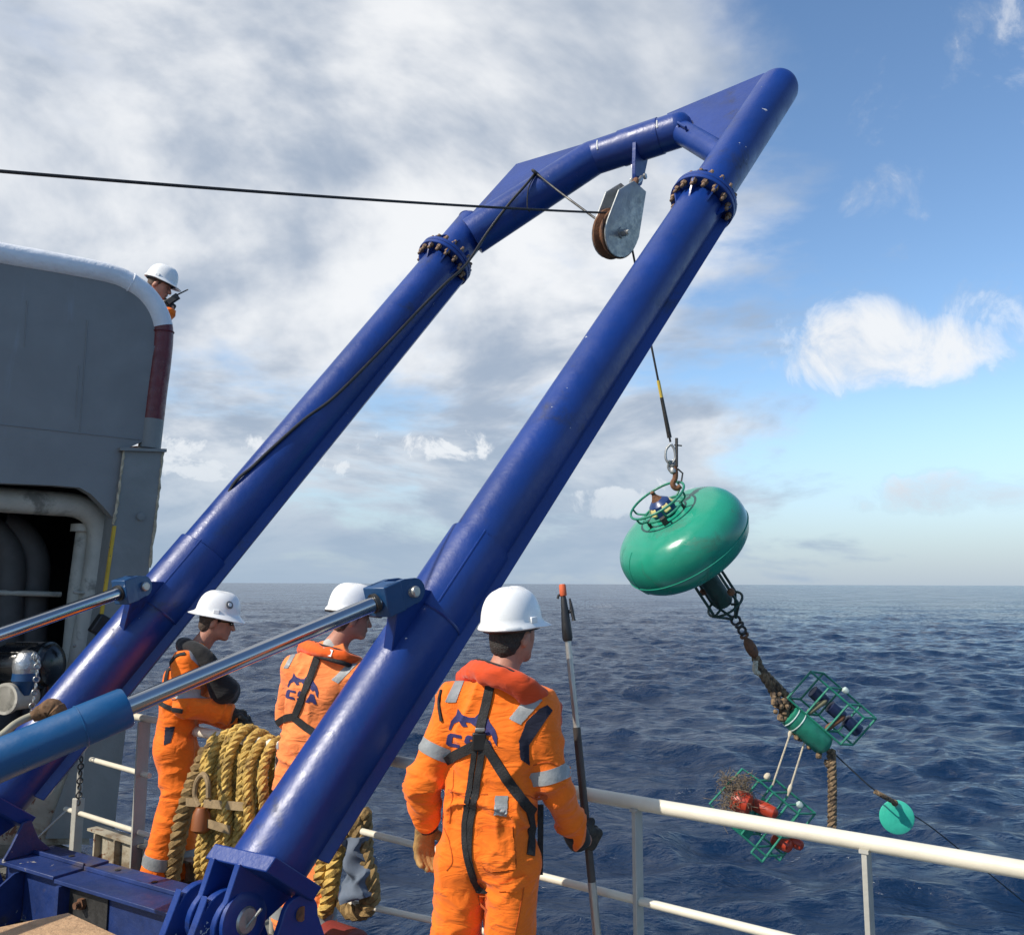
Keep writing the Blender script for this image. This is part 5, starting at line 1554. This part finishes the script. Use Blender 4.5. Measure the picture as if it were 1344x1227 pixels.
def decal(pp, name, m, polys, step=.55, lift=.0022, parent=None):
    """flat print or sewn patch: fine grid of faces laid on the cloth"""
    b = pp['bvh']
    al = [p for pl in polys for p in pl]; x0 = min(p[0] for p in al) - 1; x1 = max(p[0] for p in al) + 1; y0 = min(p[1] for p in al) - 1; y1 = max(p[1] for p in al) + 1
    xs = np.arange(x0, x1, step); ys = np.arange(y0, y1, step)
    X, Y = np.meshgrid(xs + step / 2, ys + step / 2, indexing='ij'); ins = np.zeros(X.shape, bool)
    for pl in polys: ins |= inpoly(pl, X, Y)
    idx = {}; vs = []; fs = []
    def vid(i, j):
        if (i, j) not in idx:
            p, n = cast(b, xs[0] + i * step, ys[0] + j * step)
            if p is None: idx[(i, j)] = None
            else:
                n = n if np.dot(n, CAM - p) > 0 else -n
                idx[(i, j)] = len(vs); vs.append(p + n * lift + unit(CAM - p) * .001)
        return idx[(i, j)]
    for i, j in zip(*np.nonzero(ins)):
        q = [vid(i, j), vid(i + 1, j), vid(i + 1, j + 1), vid(i, j + 1)]
        if None in q: continue
        z = [np.linalg.norm(A(vs[a]) - A(vs[q[0]])) for a in q]
        if max(z) < .03: fs.append(tuple(q))
    if not fs: return None
    return mkobj(name, vs, fs, m, parent or pp['root'], 180, flip_check=True)


def fist(name, parent, m, wr, hc, fing, palm_n, side, grip_r=.02, open_=False, vox=.0055):
    """gloved hand. wr wrist, hc knuckle-row centre, fing direction the fingers leave, palm_n direction the palm faces, side index->thumb side"""
    S = SDF(np.minimum(wr, hc) - .20, np.maximum(wr, hc) + .20, vox)
    a = unit(hc - wr); pn = unit(palm_n - a * np.dot(palm_n, a)); sd = unit(np.cross(a, pn)); sd = sd if np.dot(sd, side) > 0 else -sd
    S.cap(wr, wr + a * .03, .036, .036, .02, (pn, .8))
    for o in (-.028, -.009, .010, .028):
        S.cap(wr + a * .025 + sd * o * .7, hc + sd * o, .020, .0185, .012, (pn, .95))
    lens = (.034, .040, .038, .030) 
    for k, o in enumerate((.030, .010, -.010, -.029)):
        p = hc + sd * o
        r_ = .0112 if not open_ else .0118
        if open_:
            d1 = unit(a * .92 + pn * .35 + sd * (o * 2)); d2 = unit(a * .62 + pn * .78); d3 = unit(a * .2 + pn)
        else:
            d1 = unit(a * .45 + pn * .9); d2 = unit(-a * .75 + pn * .75); d3 = unit(-a * .95 - pn * .35)
        l = lens[k]
        q1 = p + d1 * l * 1.1; q2 = q1 + d2 * l * .85; q3 = q2 + d3 * l * .6
        S.cap(p, q1, .0135, r_ + .001, .006); S.cap(q1, q2, r_ + .001, r_, .005); S.cap(q2, q3, r_, r_ - .001, .005)
    t0 = wr + a * .03 + sd * .030
    d1 = unit(sd * .75 + a * .7 + pn * .35); d2 = unit(a * .7 + pn * (.55 if not open_ else .2) + sd * (-.25 if not open_ else .2))
    S.cap(t0, t0 + d1 * .042, .017, .0145, .014); S.cap(t0 + d1 * .042, t0 + d1 * .042 + d2 * .036, .0145, .012, .008)
    o, v, q = sdf_obj(name, S, m, parent, lambda v: (vnoise(v * 60) - .5) * .002)
    return o


def cuff(parent, m, el, wr, r=.045):
    d = unit(wr - el)
    MB().lathe([(r * .82, -.05), (r, -.045), (r * 1.02, 0), (r * .95, .035), (r * .8, .04)], wr + d * .012, d, 24).build('glove_cuff', m, parent)


# ------------------------------------------------------------------ logo shapes (unit square, y down): two leaping animals over C S A
DOLPH_L = [(.03, .60), (.06, .36), (.15, .20), (.17, .02), (.27, .17), (.42, .22), (.52, .20), (.60, .06), (.64, .26), (.60, .40), (.52, .42), (.44, .34), (.34, .35), (.40, .46), (.30, .48), (.22, .36), (.13, .42), (.07, .60)]
DOLPH_R = [(.58, .26), (.66, .30), (.72, .28), (.76, .12), (.83, .28), (.93, .42), (1.0, .62), (1.0, .86), (.93, .72), (.88, .58), (.80, .62), (.72, .52), (.78, .46), (.68, .42), (.60, .40)]
LET_C = [(.30, .70), (.30, .785), (.13, .77), (.115, .93), (.28, .95), (.29, 1.04), (.05, 1.02), (.00, .97), (.02, .74), (.08, .68)]
LET_S = [(.62, .70), (.61, .79), (.46, .77), (.46, .82), (.60, .85), (.62, .90), (.60, 1.02), (.56, 1.06), (.36, 1.03), (.36, .95), (.52, .97), (.52, .92), (.38, .89), (.36, .84), (.38, .72), (.42, .67)]
LET_A = [(.76, .72), (.86, .73), (1.0, 1.10), (.89, 1.10), (.87, 1.04), (.76, 1.03), (.73, 1.08), (.64, 1.07)]


def logo(pp, ox, oy, ax_, ay_, step):
    """ox,oy origin; ax_, ay_ picture vectors of the logo's width and height"""
    T = lambda pl: [(ox + a * ax_[0] + b * ay_[0], oy + a * ax_[1] + b * ay_[1]) for a, b in pl]
    decal(pp, 'back_logo', LOGO, [T(p) for p in (DOLPH_L, DOLPH_R)], step)
    decal(pp, 'logo_lettering', LOGO, [T(p) for p in (LET_C, LET_S, LET_A)], step)


# ================================================================== worker with the boat hook
Y3 = 3.5
p3 = lambda u, v, dy=0.0: at(u, v, Y3 + dy)
fl3 = A([p3(600, 1200)[0], Y3 + .02, .09]); fr3 = A([p3(668, 1200)[0], Y3 - .05, .09])
J3 = dict(head=p3(673, 836, .02), neck=p3(657, 893, .0), chest=p3(650, 965, .0), pelvis=p3(640, 1100, .02),
          shL=p3(601, 921, .06), shR=p3(706, 930, -.04), elL=p3(556, 1026, .04), elR=p3(722, 1018, -.04), wrL=p3(559, 1072, .10), wrR=p3(756, 1094, .12),
          handL=p3(557, 1100, .11), handR=p3(776, 1108, .16), hipL=p3(606, 1128, .04), hipR=p3(673, 1128, .0),
          knL=A([p3(598, 1200)[0], Y3 + .07, .50]), knR=A([p3(668, 1200)[0], Y3 + .0, .50]), ankleL=fl3, ankleR=fr3,
          face_body=A([.36, .93, 0]), face_head=A([.64, .76, .06]), face_hat=A([-.03]))
P3_ = build_person('man in orange coverall and black harness holding the long boat hook', J3, 'cap', ORANGE, HAIRD, vox=.0078,
                   R=dict(ch=.182, wa=.168, hp=.172, ua=.075, el=.068, cuff=.054, th=.099, kn=.090, hem=.088))
W3 = P3_['root']
# lifejacket collar
S = SDF(J3['neck'] - .4, J3['neck'] + .4, .009)
cpath = [p3(612, 925, .26), p3(612, 893, .17), p3(624, 880, .05), p3(643, 884, -.075), p3(668, 893, -.125), p3(694, 908, -.115), p3(714, 922, -.02), p3(722, 935, .10), p3(716, 975, .20)]
cp_ = bez(cpath, 32)
for a, b in zip(cp_[:-1], cp_[1:]): S.cap(a, b, .046, .046, .012, (unit(A([.3, -.6, -.7])), .75))
sdf_obj('lifejacket_collar', S, REDV, W3, lambda v: (vnoise(v * 26) ** 2 - .25) * .014)
MB().tube([p + unit(CAM - p) * .018 + ZV * .037 for p in cp_[4:28]], .0085, 8).build('collar_piping', WEB, W3)
# harness
ribbon(P3_, 'harness_strap', WEB, [(645, 893), (638, 925), (631, 955), (628, 972)], .036)
ribbon(P3_, 'harness_strap', WEB, [(627, 976), (608, 986), (584, 998)], .038)
ribbon(P3_, 'harness_strap', WEB, [(634, 972), (650, 998), (664, 1020), (680, 1043), (700, 1066)], .038)
ribbon(P3_, 'harness_strap', WEB, [(624, 980), (617, 1030), (610, 1080), (611, 1115), (618, 1145), (627, 1168)], .021)
ribbon(P3_, 'harness_strap', WEB, [(634, 978), (625, 1035), (617, 1085), (615, 1125), (622, 1155)], .026, .006)
ribbon(P3_, 'harness_strap', WEB, [(694, 1058), (698, 1085), (696, 1122)], .034)
ribbon(P3_, 'harness_strap', WEB, [(580, 906), (577, 922), (580, 946)], .012)
p, n = cast(P3_['bvh'], 629, 973)
MB().box(p - unit(p - CAM) * .008, (CR, unit(CF), CU), (.026, .008, .034)).build('harness_buckle', BLACKM, W3, bevel=.006)
MB().box(p - unit(p - CAM) * .016 + CU * .045 + CR * .003, (CR, CF, CU), (.018, .004, .006)).build('buckle_bar', STEEL, W3, bevel=.002)
dp = [p3(706, 1056, -.02), p3(707, 1090, -.03), p3(706, 1120, -.02), p3(705, 1148, -.02)]
MB().prism([dp[0], dp[0] + CR * .022, dp[3] + CR * .022, dp[3]], CF * .004).build('dangling_strap', WEB, W3)
# print, tape, panels
logo(P3_, 590, 927, (66, 9), (-5, 50), .5)
decal(P3_, 'navy_shoulder_panel', NAVYF, [[(683, 996), (681, 972), (691, 946), (708, 930), (718, 925), (725, 932), (708, 957), (694, 978), (695, 1004)]], .8)
decal(P3_, 'shoulder_tape', REFL, [[(597, 894), (611, 889), (598, 922), (584, 921)]], .8)
decal(P3_, 'shoulder_tape', REFL, [[(694, 911), (712, 919), (683, 951), (668, 943)]], .8)
decal(P3_, 'waist_tape', REFL, [[(650, 1044), (667, 1044), (665, 1071), (648, 1069)]], .8)
decal(P3_, 'pocket_badge', BLACKM, [[(657, 1090), (669, 1089), (669, 1101), (657, 1102)]], .8)
decal(P3_, 'badge_mark', WHITEL, [[(663, 1091), (665.5, 1096), (667.5, 1099), (659.5, 1100), (661, 1096)]], .5, .004)
decal(P3_, 'pocket_flap', ORANGE, [[(651, 1160), (690, 1148), (692, 1160), (676, 1170), (654, 1168)]], .9, .007)
decal(P3_, 'hip_pocket', ORANGE, [[(634, 1086), (673, 1083), (676, 1140), (645, 1143), (633, 1135)]], .9, .0055)
SEAM = cloth_mat('orange_seam_thread', (.50, .085, .004), .2)
for pth in ([(588, 1036), (606, 1041), (640, 1042)], [(668, 1040), (690, 1043), (705, 1050)], [(627, 1168), (629, 1190), (631, 1226)], [(633, 1086), (637, 1112), (634, 1138), (648, 1144), (676, 1140), (675, 1110), (673, 1084)],
            [(583, 1086), (590, 1105), (594, 1130), (586, 1142)], [(690, 1150), (683, 1190), (676, 1226)], [(596, 1010), (594, 1040), (590, 1080)], [(580, 1010), (566, 1004), (552, 1000)] if False else [(700, 1004), (718, 1000), (735, 1006)]):
    ribbon(P3_, 'seam', SEAM, pth, .004, .002)
ring_band(P3_, 'sleeve_tape', REFL, J3['shL'] * .40 + J3['elL'] * .60, J3['elL'] - J3['shL'], .052)
ring_band(P3_, 'sleeve_tape', REFL, J3['shR'] * .04 + J3['elR'] * .96 , J3['elR'] - J3['shR'] + A([.02, 0, 0]), .052)
# hands
fist('glove', W3, GLOVET, J3['wrL'] + unit(J3['handL'] - J3['wrL']) * .02, J3['wrL'] + unit(J3['handL'] - J3['wrL']) * .115, None, unit(-CF * .8 + CR * .5), CR * .8 + CF * .5, open_=True)
cuff(W3, BLKV, J3['elL'], J3['wrL'], .050)
PTOP = at(740, 785, 3.78); PMID = at(771, 1098, 3.72); PDIR = unit(PTOP - PMID)
hk_ = PMID - CF * .0
wrp = J3['wrR']
fist('glove', W3, GLOVED, wrp + unit(PMID - wrp) * .02, PMID + CR * .030 - PDIR * .005 - CF * .01, None, unit(CF * .9 - CR * .2), PDIR)
cuff(W3, BLKV, J3['elR'], J3['wrR'], .050)

# boat hook (held, so a thing of its own)
PB = PMID - PDIR * ((PMID[2] - .02) / PDIR[2])
bh = thing('boat_hook', PB, 'long aluminium boat hook with black plastic head and orange tip', 'boat hook')
ALU = pmat('worn_aluminium_pole', (.42, .41, .38), .4, .7, var=.15, vscale=9, dirt=(.12, .09, .07), dirt_amt=.12, dirt_scale=4)
DARKP = pmat('dark_pole_sleeve', (.07, .06, .055), .5, .3, var=.3)
q0 = at(745, 838, 3.78)
MB().tube([q0, PMID + PDIR * .42], .0135, 14).build('upper_pole', ALU, bh)
MB().tube([PMID + PDIR * .43, PMID - PDIR * .18], .0165, 14).build('grip_sleeve', DARKP, bh)
MB().tube([PMID - PDIR * .17, PB], .0175, 14).build('lower_pole', ALU, bh)
hd0 = q0 - PDIR * .01
hl_ = np.linalg.norm(PTOP - q0)
MB().lathe([(.018, 0), (.022, .012), (.021, .06), (.016, hl_ * .75), (.013, hl_), (.010, hl_ + .02)], hd0, PDIR, 16).build('hook_head', BLACKM, bh)
hx = CR
tp_ = hd0 + PDIR * (hl_ + .02)
MB().lathe([(.0135, 0), (.0155, .006), (.0150, .045), (.012, .05)], tp_, PDIR, 14).build('orange_tip', pmat('orange_rubber_tip', (.55, .10, .03), .6, var=.2), bh)
MB().tube(bez([tp_ - PDIR * .005, tp_ - hx * .018 + PDIR * .004, tp_ - hx * .026 - PDIR * .012], 10), .005, 8).build('small_hook', BLACKM, bh)
s_ = tp_ - PDIR * .055
MB().tube(bez([s_, s_ + hx * .020 - PDIR * .012, s_ + hx * .030 + PDIR * .0], 10), .0075, 8).build('hook_arm', BLACKM, bh)
MB().tube([s_ + hx * .026 + PDIR * .045, s_ + hx * .030 + PDIR * .0, s_ + hx * .034 - PDIR * .04, s_ + hx * .034 - PDIR * .05], [.004, .0085, .0075, .010], 8).build('hook_bill', BLACKM, bh)

# ================================================================== worker behind the near leg
Y2 = 4.85
p2 = lambda u, v, dy=0.0: at(u, v, Y2 + dy)
J2 = dict(head=p2(461, 813, .03), neck=p2(438, 852, .03), chest=p2(420, 912, .0), pelvis=p2(402, 1030, .0),
          shL=p2(391, 879, .06), shR=p2(467, 886, -.05), elL=p2(381, 938, .20), elR=p2(474, 950, .05), wrL=p2(405, 960, .38), wrR=p2(480, 985, .30),
          handL=p2(412, 960, .46), handR=p2(484, 985, .38), hipL=p2(388, 1058, .03), hipR=p2(425, 1058, -.02),
          knL=A([p2(383, 1100)[0], Y2 + .05, .50]), knR=A([p2(424, 1100)[0], Y2, .50]), ankleL=A([p2(382, 1100)[0], Y2 + .02, .09]), ankleR=A([p2(424, 1100)[0], Y2 - .04, .09]),
          face_body=A([.42, .90, 0]), face_head=A([.88, .45, -.10]), face_hat=A([.0]))
P2_ = build_person('man in orange coverall coloured pale as if sunlit, standing behind the near blue leg', J2, 'cap', PEACH, HAIRB, vox=.0092,
                   R=dict(ch=.185, wa=.170, hp=.175, ua=.080, th=.10, kn=.09, hem=.085), glove_mats=(GLOVED, GLOVED))
W2 = P2_['root']
S = SDF(J2['neck'] - .4, J2['neck'] + .4, .010)
cpath = [p2(402, 868, .30), p2(400, 850, .16), p2(408, 850, .04), p2(424, 856, -.07), p2(446, 862, -.11), p2(463, 868, -.06), p2(472, 874, .06), p2(474, 890, .16)]
cp_ = bez(cpath, 28)
for a, b in zip(cp_[:-1], cp_[1:]): S.cap(a, b, .040, .040, .012, (unit(A([.2, -.5, -.8])), .7))
sdf_obj('lifejacket_collar', S, ORV, W2, lambda v: (vnoise(v * 26) ** 2 - .25) * .010)
MB().tube([p + unit(CAM - p) * .030 - ZV * .026 for p in cp_[3:26]], .013, 8).build('collar_piping', WEB, W2)
MB().tube([p + unit(CAM - p) * .004 + ZV * .034 for p in cp_[6:24]], .008, 8).build('collar_piping', WEB, W2)
a_ = cp_[13]; MB().box(a_ + unit(CAM - a_) * .040 + ZV * .008, (unit(cp_[15] - cp_[11]), unit(CAM - a_), unit(np.cross(unit(CAM - a_), cp_[15] - cp_[11]))), (.035, .003, .018)).build('white_label', WHITEL, W2)
S = SDF(J2['neck'] - .25, J2['neck'] + .25, .008)
S.cap(J2['neck'] + ZV * .0, J2['neck'] + (J2['head'] - J2['neck']) * .20, .074, .062, .02)
sdf_obj('grey_collar', S, cloth_mat('grey_undershirt', (.42, .42, .40), .3), W2)
ribbon(P2_, 'harness_strap', WEB, [(419, 856), (405, 893), (396, 918), (387, 940)], .038)
ribbon(P2_, 'harness_strap', WEB, [(389, 940), (375, 942), (364, 949)], .038)
ribbon(P2_, 'harness_strap', WEB, [(385, 941), (398, 951), (410, 960), (425, 972)], .038)
logo(P2_, 378.5, 881, (42, 6), (-4, 34), .42)
decal(P2_, 'shoulder_tape', REFL, [[(384, 855), (392, 852), (378, 877), (372, 877)]], .7)
decal(P2_, 'shoulder_tape', REFL, [[(457, 871), (469, 871), (444, 897), (435, 892)]], .7)
decal(P2_, 'waist_tape', REFL, [[(361, 967), (366, 967), (366, 983), (361, 982)]], .6)
for s_ in 'LR':
    ring_band(P2_, 'trouser_tape', REFL, J2['kn' + s_] * .28 + J2['ankle' + s_] * .72, ZV, .07)
    fist('glove', W2, GLOVED, J2['wr' + s_], J2['wr' + s_] + unit(J2['hand' + s_] - J2['wr' + s_]) * .09, None, -ZV, CR if s_ == 'L' else -CR)
hr_, hf_, hu_ = P2_['head']
S_ = P2_
MB().tube([S_['P3'](t_, S_['rad'](t_) + .006, -.012) for t_ in np.linspace(.6, 2 * PI - .6, 40)], .0075, 6).build('goggle_strap', BLACKM, S_['hat'])
MB().tube([S_['P3'](t_, S_['rad'](t_) + .03, -.016) for t_ in np.linspace(-.7, .7, 16)], .011, 8).build('goggles', BLACKM, S_['hat'])

# ================================================================== worker by the casing, in profile
Y1 = 5.6
p1 = lambda u, v, dy=0.0: at(u, v, Y1 + dy)
J1 = dict(head=p1(284, 817, 0), neck=p1(260, 853, .0), chest=p1(245, 893, .0), pelvis=p1(229, 968, .0),
          shR=p1(244, 872, -.17), shL=p1(262, 870, .17), elR=p1(243, 926, -.22), elL=p1(258, 930, .24), wrR=p1(297, 937, -.08), wrL=p1(304, 946, .14),
          handR=p1(318, 935, -.04), handL=p1(316, 944, .16), hipR=p1(228, 986, -.09), hipL=p1(236, 986, .09),
          knR=p1(234, 1045, -.10), knL=p1(241, 1048, .10), ankleR=A([p1(213, 1130)[0], Y1 - .10, .10]), ankleL=A([p1(228, 1130)[0], Y1 + .10, .10]),
          face_body=A([.93, .36, 0]), face_head=A([.96, .22, -.16]), face_hat=A([.02]))
P1_ = build_person('man in orange coverall and black lifejacket leaning on the rope coil', J1, 'full', ORANGE, HAIRB, vox=.0098,
                   R=dict(ch=.18, wa=.165, hp=.17, ua=.080, el=.074, cuff=.062, th=.112, kn=.095, hem=.095), glove_mats=(GLOVED, GLOVED))
W1 = P1_['root']
S = SDF(J1['chest'] - .5, J1['chest'] + .5, .010)
c1 = bez([p1(268, 880, .26), p1(256, 856, .20), p1(242, 847, .06), p1(244, 848, -.06), p1(258, 854, -.16), p1(272, 866, -.18), p1(281, 882, -.16), p1(289, 902, -.12)], 36)
for a, b in zip(c1[:-1], c1[1:]): S.cap(a, b, .046, .046, .012)
S.cap(p1(284, 890, -.13), p1(294, 905, -.10), .060, .088, .03); S.cap(p1(290, 895, .1), p1(298, 908, .10), .06, .085, .03)
S.cap(p1(292, 902, -.08), p1(296, 904, .1), .07, .07, .03)
sdf_obj('lifejacket', S, BLKV, W1, lambda v: (vnoise(v * 22) - .5) * .010)
ribbon(P1_, 'navy_seam', WEB, [(243, 858), (234, 860), (227, 866), (220, 882), (217, 896)], .020)
ribbon(P1_, 'belt_strap', WEB, [(207, 921), (218, 927), (229, 931), (240, 933)], .026)
decal(P1_, 'shoulder_tape', REFL, [[(247, 850), (254, 853), (268, 872), (263, 876), (250, 864)]], .6)
ring_band(P1_, 'sleeve_tape', REFL, J1['shR'] * .25 + J1['elR'] * .75, J1['elR'] - J1['shR'], .05)
decal(P1_, 'back_pocket_tape', REFL, [[(197, 944), (202, 940), (203, 955), (197, 956)]], .6)
decal(P1_, 'pocket_panel', NAVYF, [[(217, 954), (230, 953), (224, 974), (215, 978)]], .6)
decal(P1_, 'pocket_badge', BLACKM, [[(197.5, 966), (201.5, 966), (201.5, 972), (197.5, 972)]], .6)
for s_ in 'LR': ring_band(P1_, 'trouser_tape', REFL, J1['kn' + s_] * .30 + J1['ankle' + s_] * .70, J1['ankle' + s_] - J1['kn' + s_], .07)
for s_ in 'LR':
    hv_ = unit(J1['hand' + s_] - J1['wr' + s_])
    fist('glove', W1, GLOVED, J1['wr' + s_] + hv_ * .02, J1['wr' + s_] + hv_ * .10, None, -ZV, -CF if s_ == 'L' else -CF)
    cuff(W1, GLOVED, J1['el' + s_], J1['wr' + s_], .05)
r_, f_, u_ = P1_['head']; hp_ = P1_['hp']
for s_ in (-1, 1):
    MB().box(hp_(s_ * .034, .100, .014), (r_, f_, u_), (.026, .008, .016)).build('sunglass_lens', GLASSD, W1, bevel=.006)
    MB().tube([hp_(s_ * .060, .094, .016), hp_(s_ * .078, .05, .016), hp_(s_ * .080, -.01, .012)], .004, 6).build('sunglass_arm', GLASSD, W1)
# round sticker on the hat
th_ = .95
c = P1_['P3'](th_, P1_['rad'](th_) * .93, .075)
nn = unit(c - P1_['P3'](0, 0, .02))
stk = MB().lathe([(.001, .006), (.024, .005), (.026, .002)], c, nn, 24).build('hat_sticker', pmat('grey_sticker', (.16, .15, .14), .6, var=.3, vscale=50), P1_['hat'])
MB().lathe([(.001, .009), (.012, .0085), (.013, .006)], c, nn, 20).build('sticker_centre', WHITEL, P1_['hat'])

# ================================================================== officer above the rim
Y4 = 7.35
p4 = lambda u, v, dy=0.0: at(u, v, Y4 + dy)
pzf = pz + .09
hx4 = p4(206, 374)
gx = p4(186, 374)[0]
def st(du, z, dy=0.0):
    a = p4(186 + du, 374, dy); return A([a[0], a[1], z])
zs = p4(190, 405)[2]
J4 = dict(head=p4(209, 376), neck=p4(193, 398), chest=st(-6, zs - .22), pelvis=st(-14, pz + .92),
          shR=p4(188, 412, -.17), shL=p4(194, 410, .17), elR=p4(204, 446, -.10), elL=p4(186, 450, .25), wrR=p4(221, 410, .02), wrL=p4(196, 440, .30),
          handR=p4(227, 397, .03), handL=p4(200, 430, .3), hipR=st(-14, pz + .84, -.09), hipL=st(-14, pz + .84, .09), knR=st(-12, pz + .48, -.1), knL=st(-12, pz + .48, .1),
          ankleR=st(-16, pzf, -.1), ankleL=st(-16, pzf, .1), face_body=A([.97, .2, 0]), face_head=A([.93, .05, -.34]), face_hat=A([.0]))
P4_ = build_person('man in white hard hat speaking into a radio above the casing rim', J4, 'cap', ORANGE, HAIRB, vox=.0125, R=dict(cuff=.05, el=.06), glove_mats=(GLOVED, GLOVED))
W4 = P4_['root']
hv_ = unit(J4['handR'] - J4['wrR'])
fist('glove', W4, GLOVED, J4['wrR'] + hv_ * .01, J4['wrR'] + hv_ * .075, None, unit(-CR + CF * .4), CU)
fist('glove', W4, GLOVED, J4['wrL'], J4['wrL'] + unit(J4['handL'] - J4['wrL']) * .09, None, -ZV, CU)
S = SDF(J4['neck'] - .3, J4['neck'] + .3, .012)
S.cap(p4(189, 399, -.06), p4(196, 402, .06), .06, .06, .03); S.cap(p4(189, 399, -.06), p4(201, 408, -.09), .05, .045, .03)
sdf_obj('red_collar', S, REDV, W4)
rc = p4(227, 393, -.01)
rad_ = thing('handheld_radio', rc - ZV * .05, 'small black handheld radio with stub aerial in the upper man\'s hand', 'radio')
rdx = unit(p4(246, 380) - p4(228, 392)); rdy = unit(np.cross(rdx, CF))
MB().box(rc, (rdx, rdy, np.cross(rdx, rdy)), (.055, .027, .018)).build('radio_body', BLACKM, rad_, bevel=.005)
MB().tube([rc + rdx * .05 + rdy * .012, p4(247, 380)], [.007, .0055], 8).build('aerial', BLACKM, rad_)
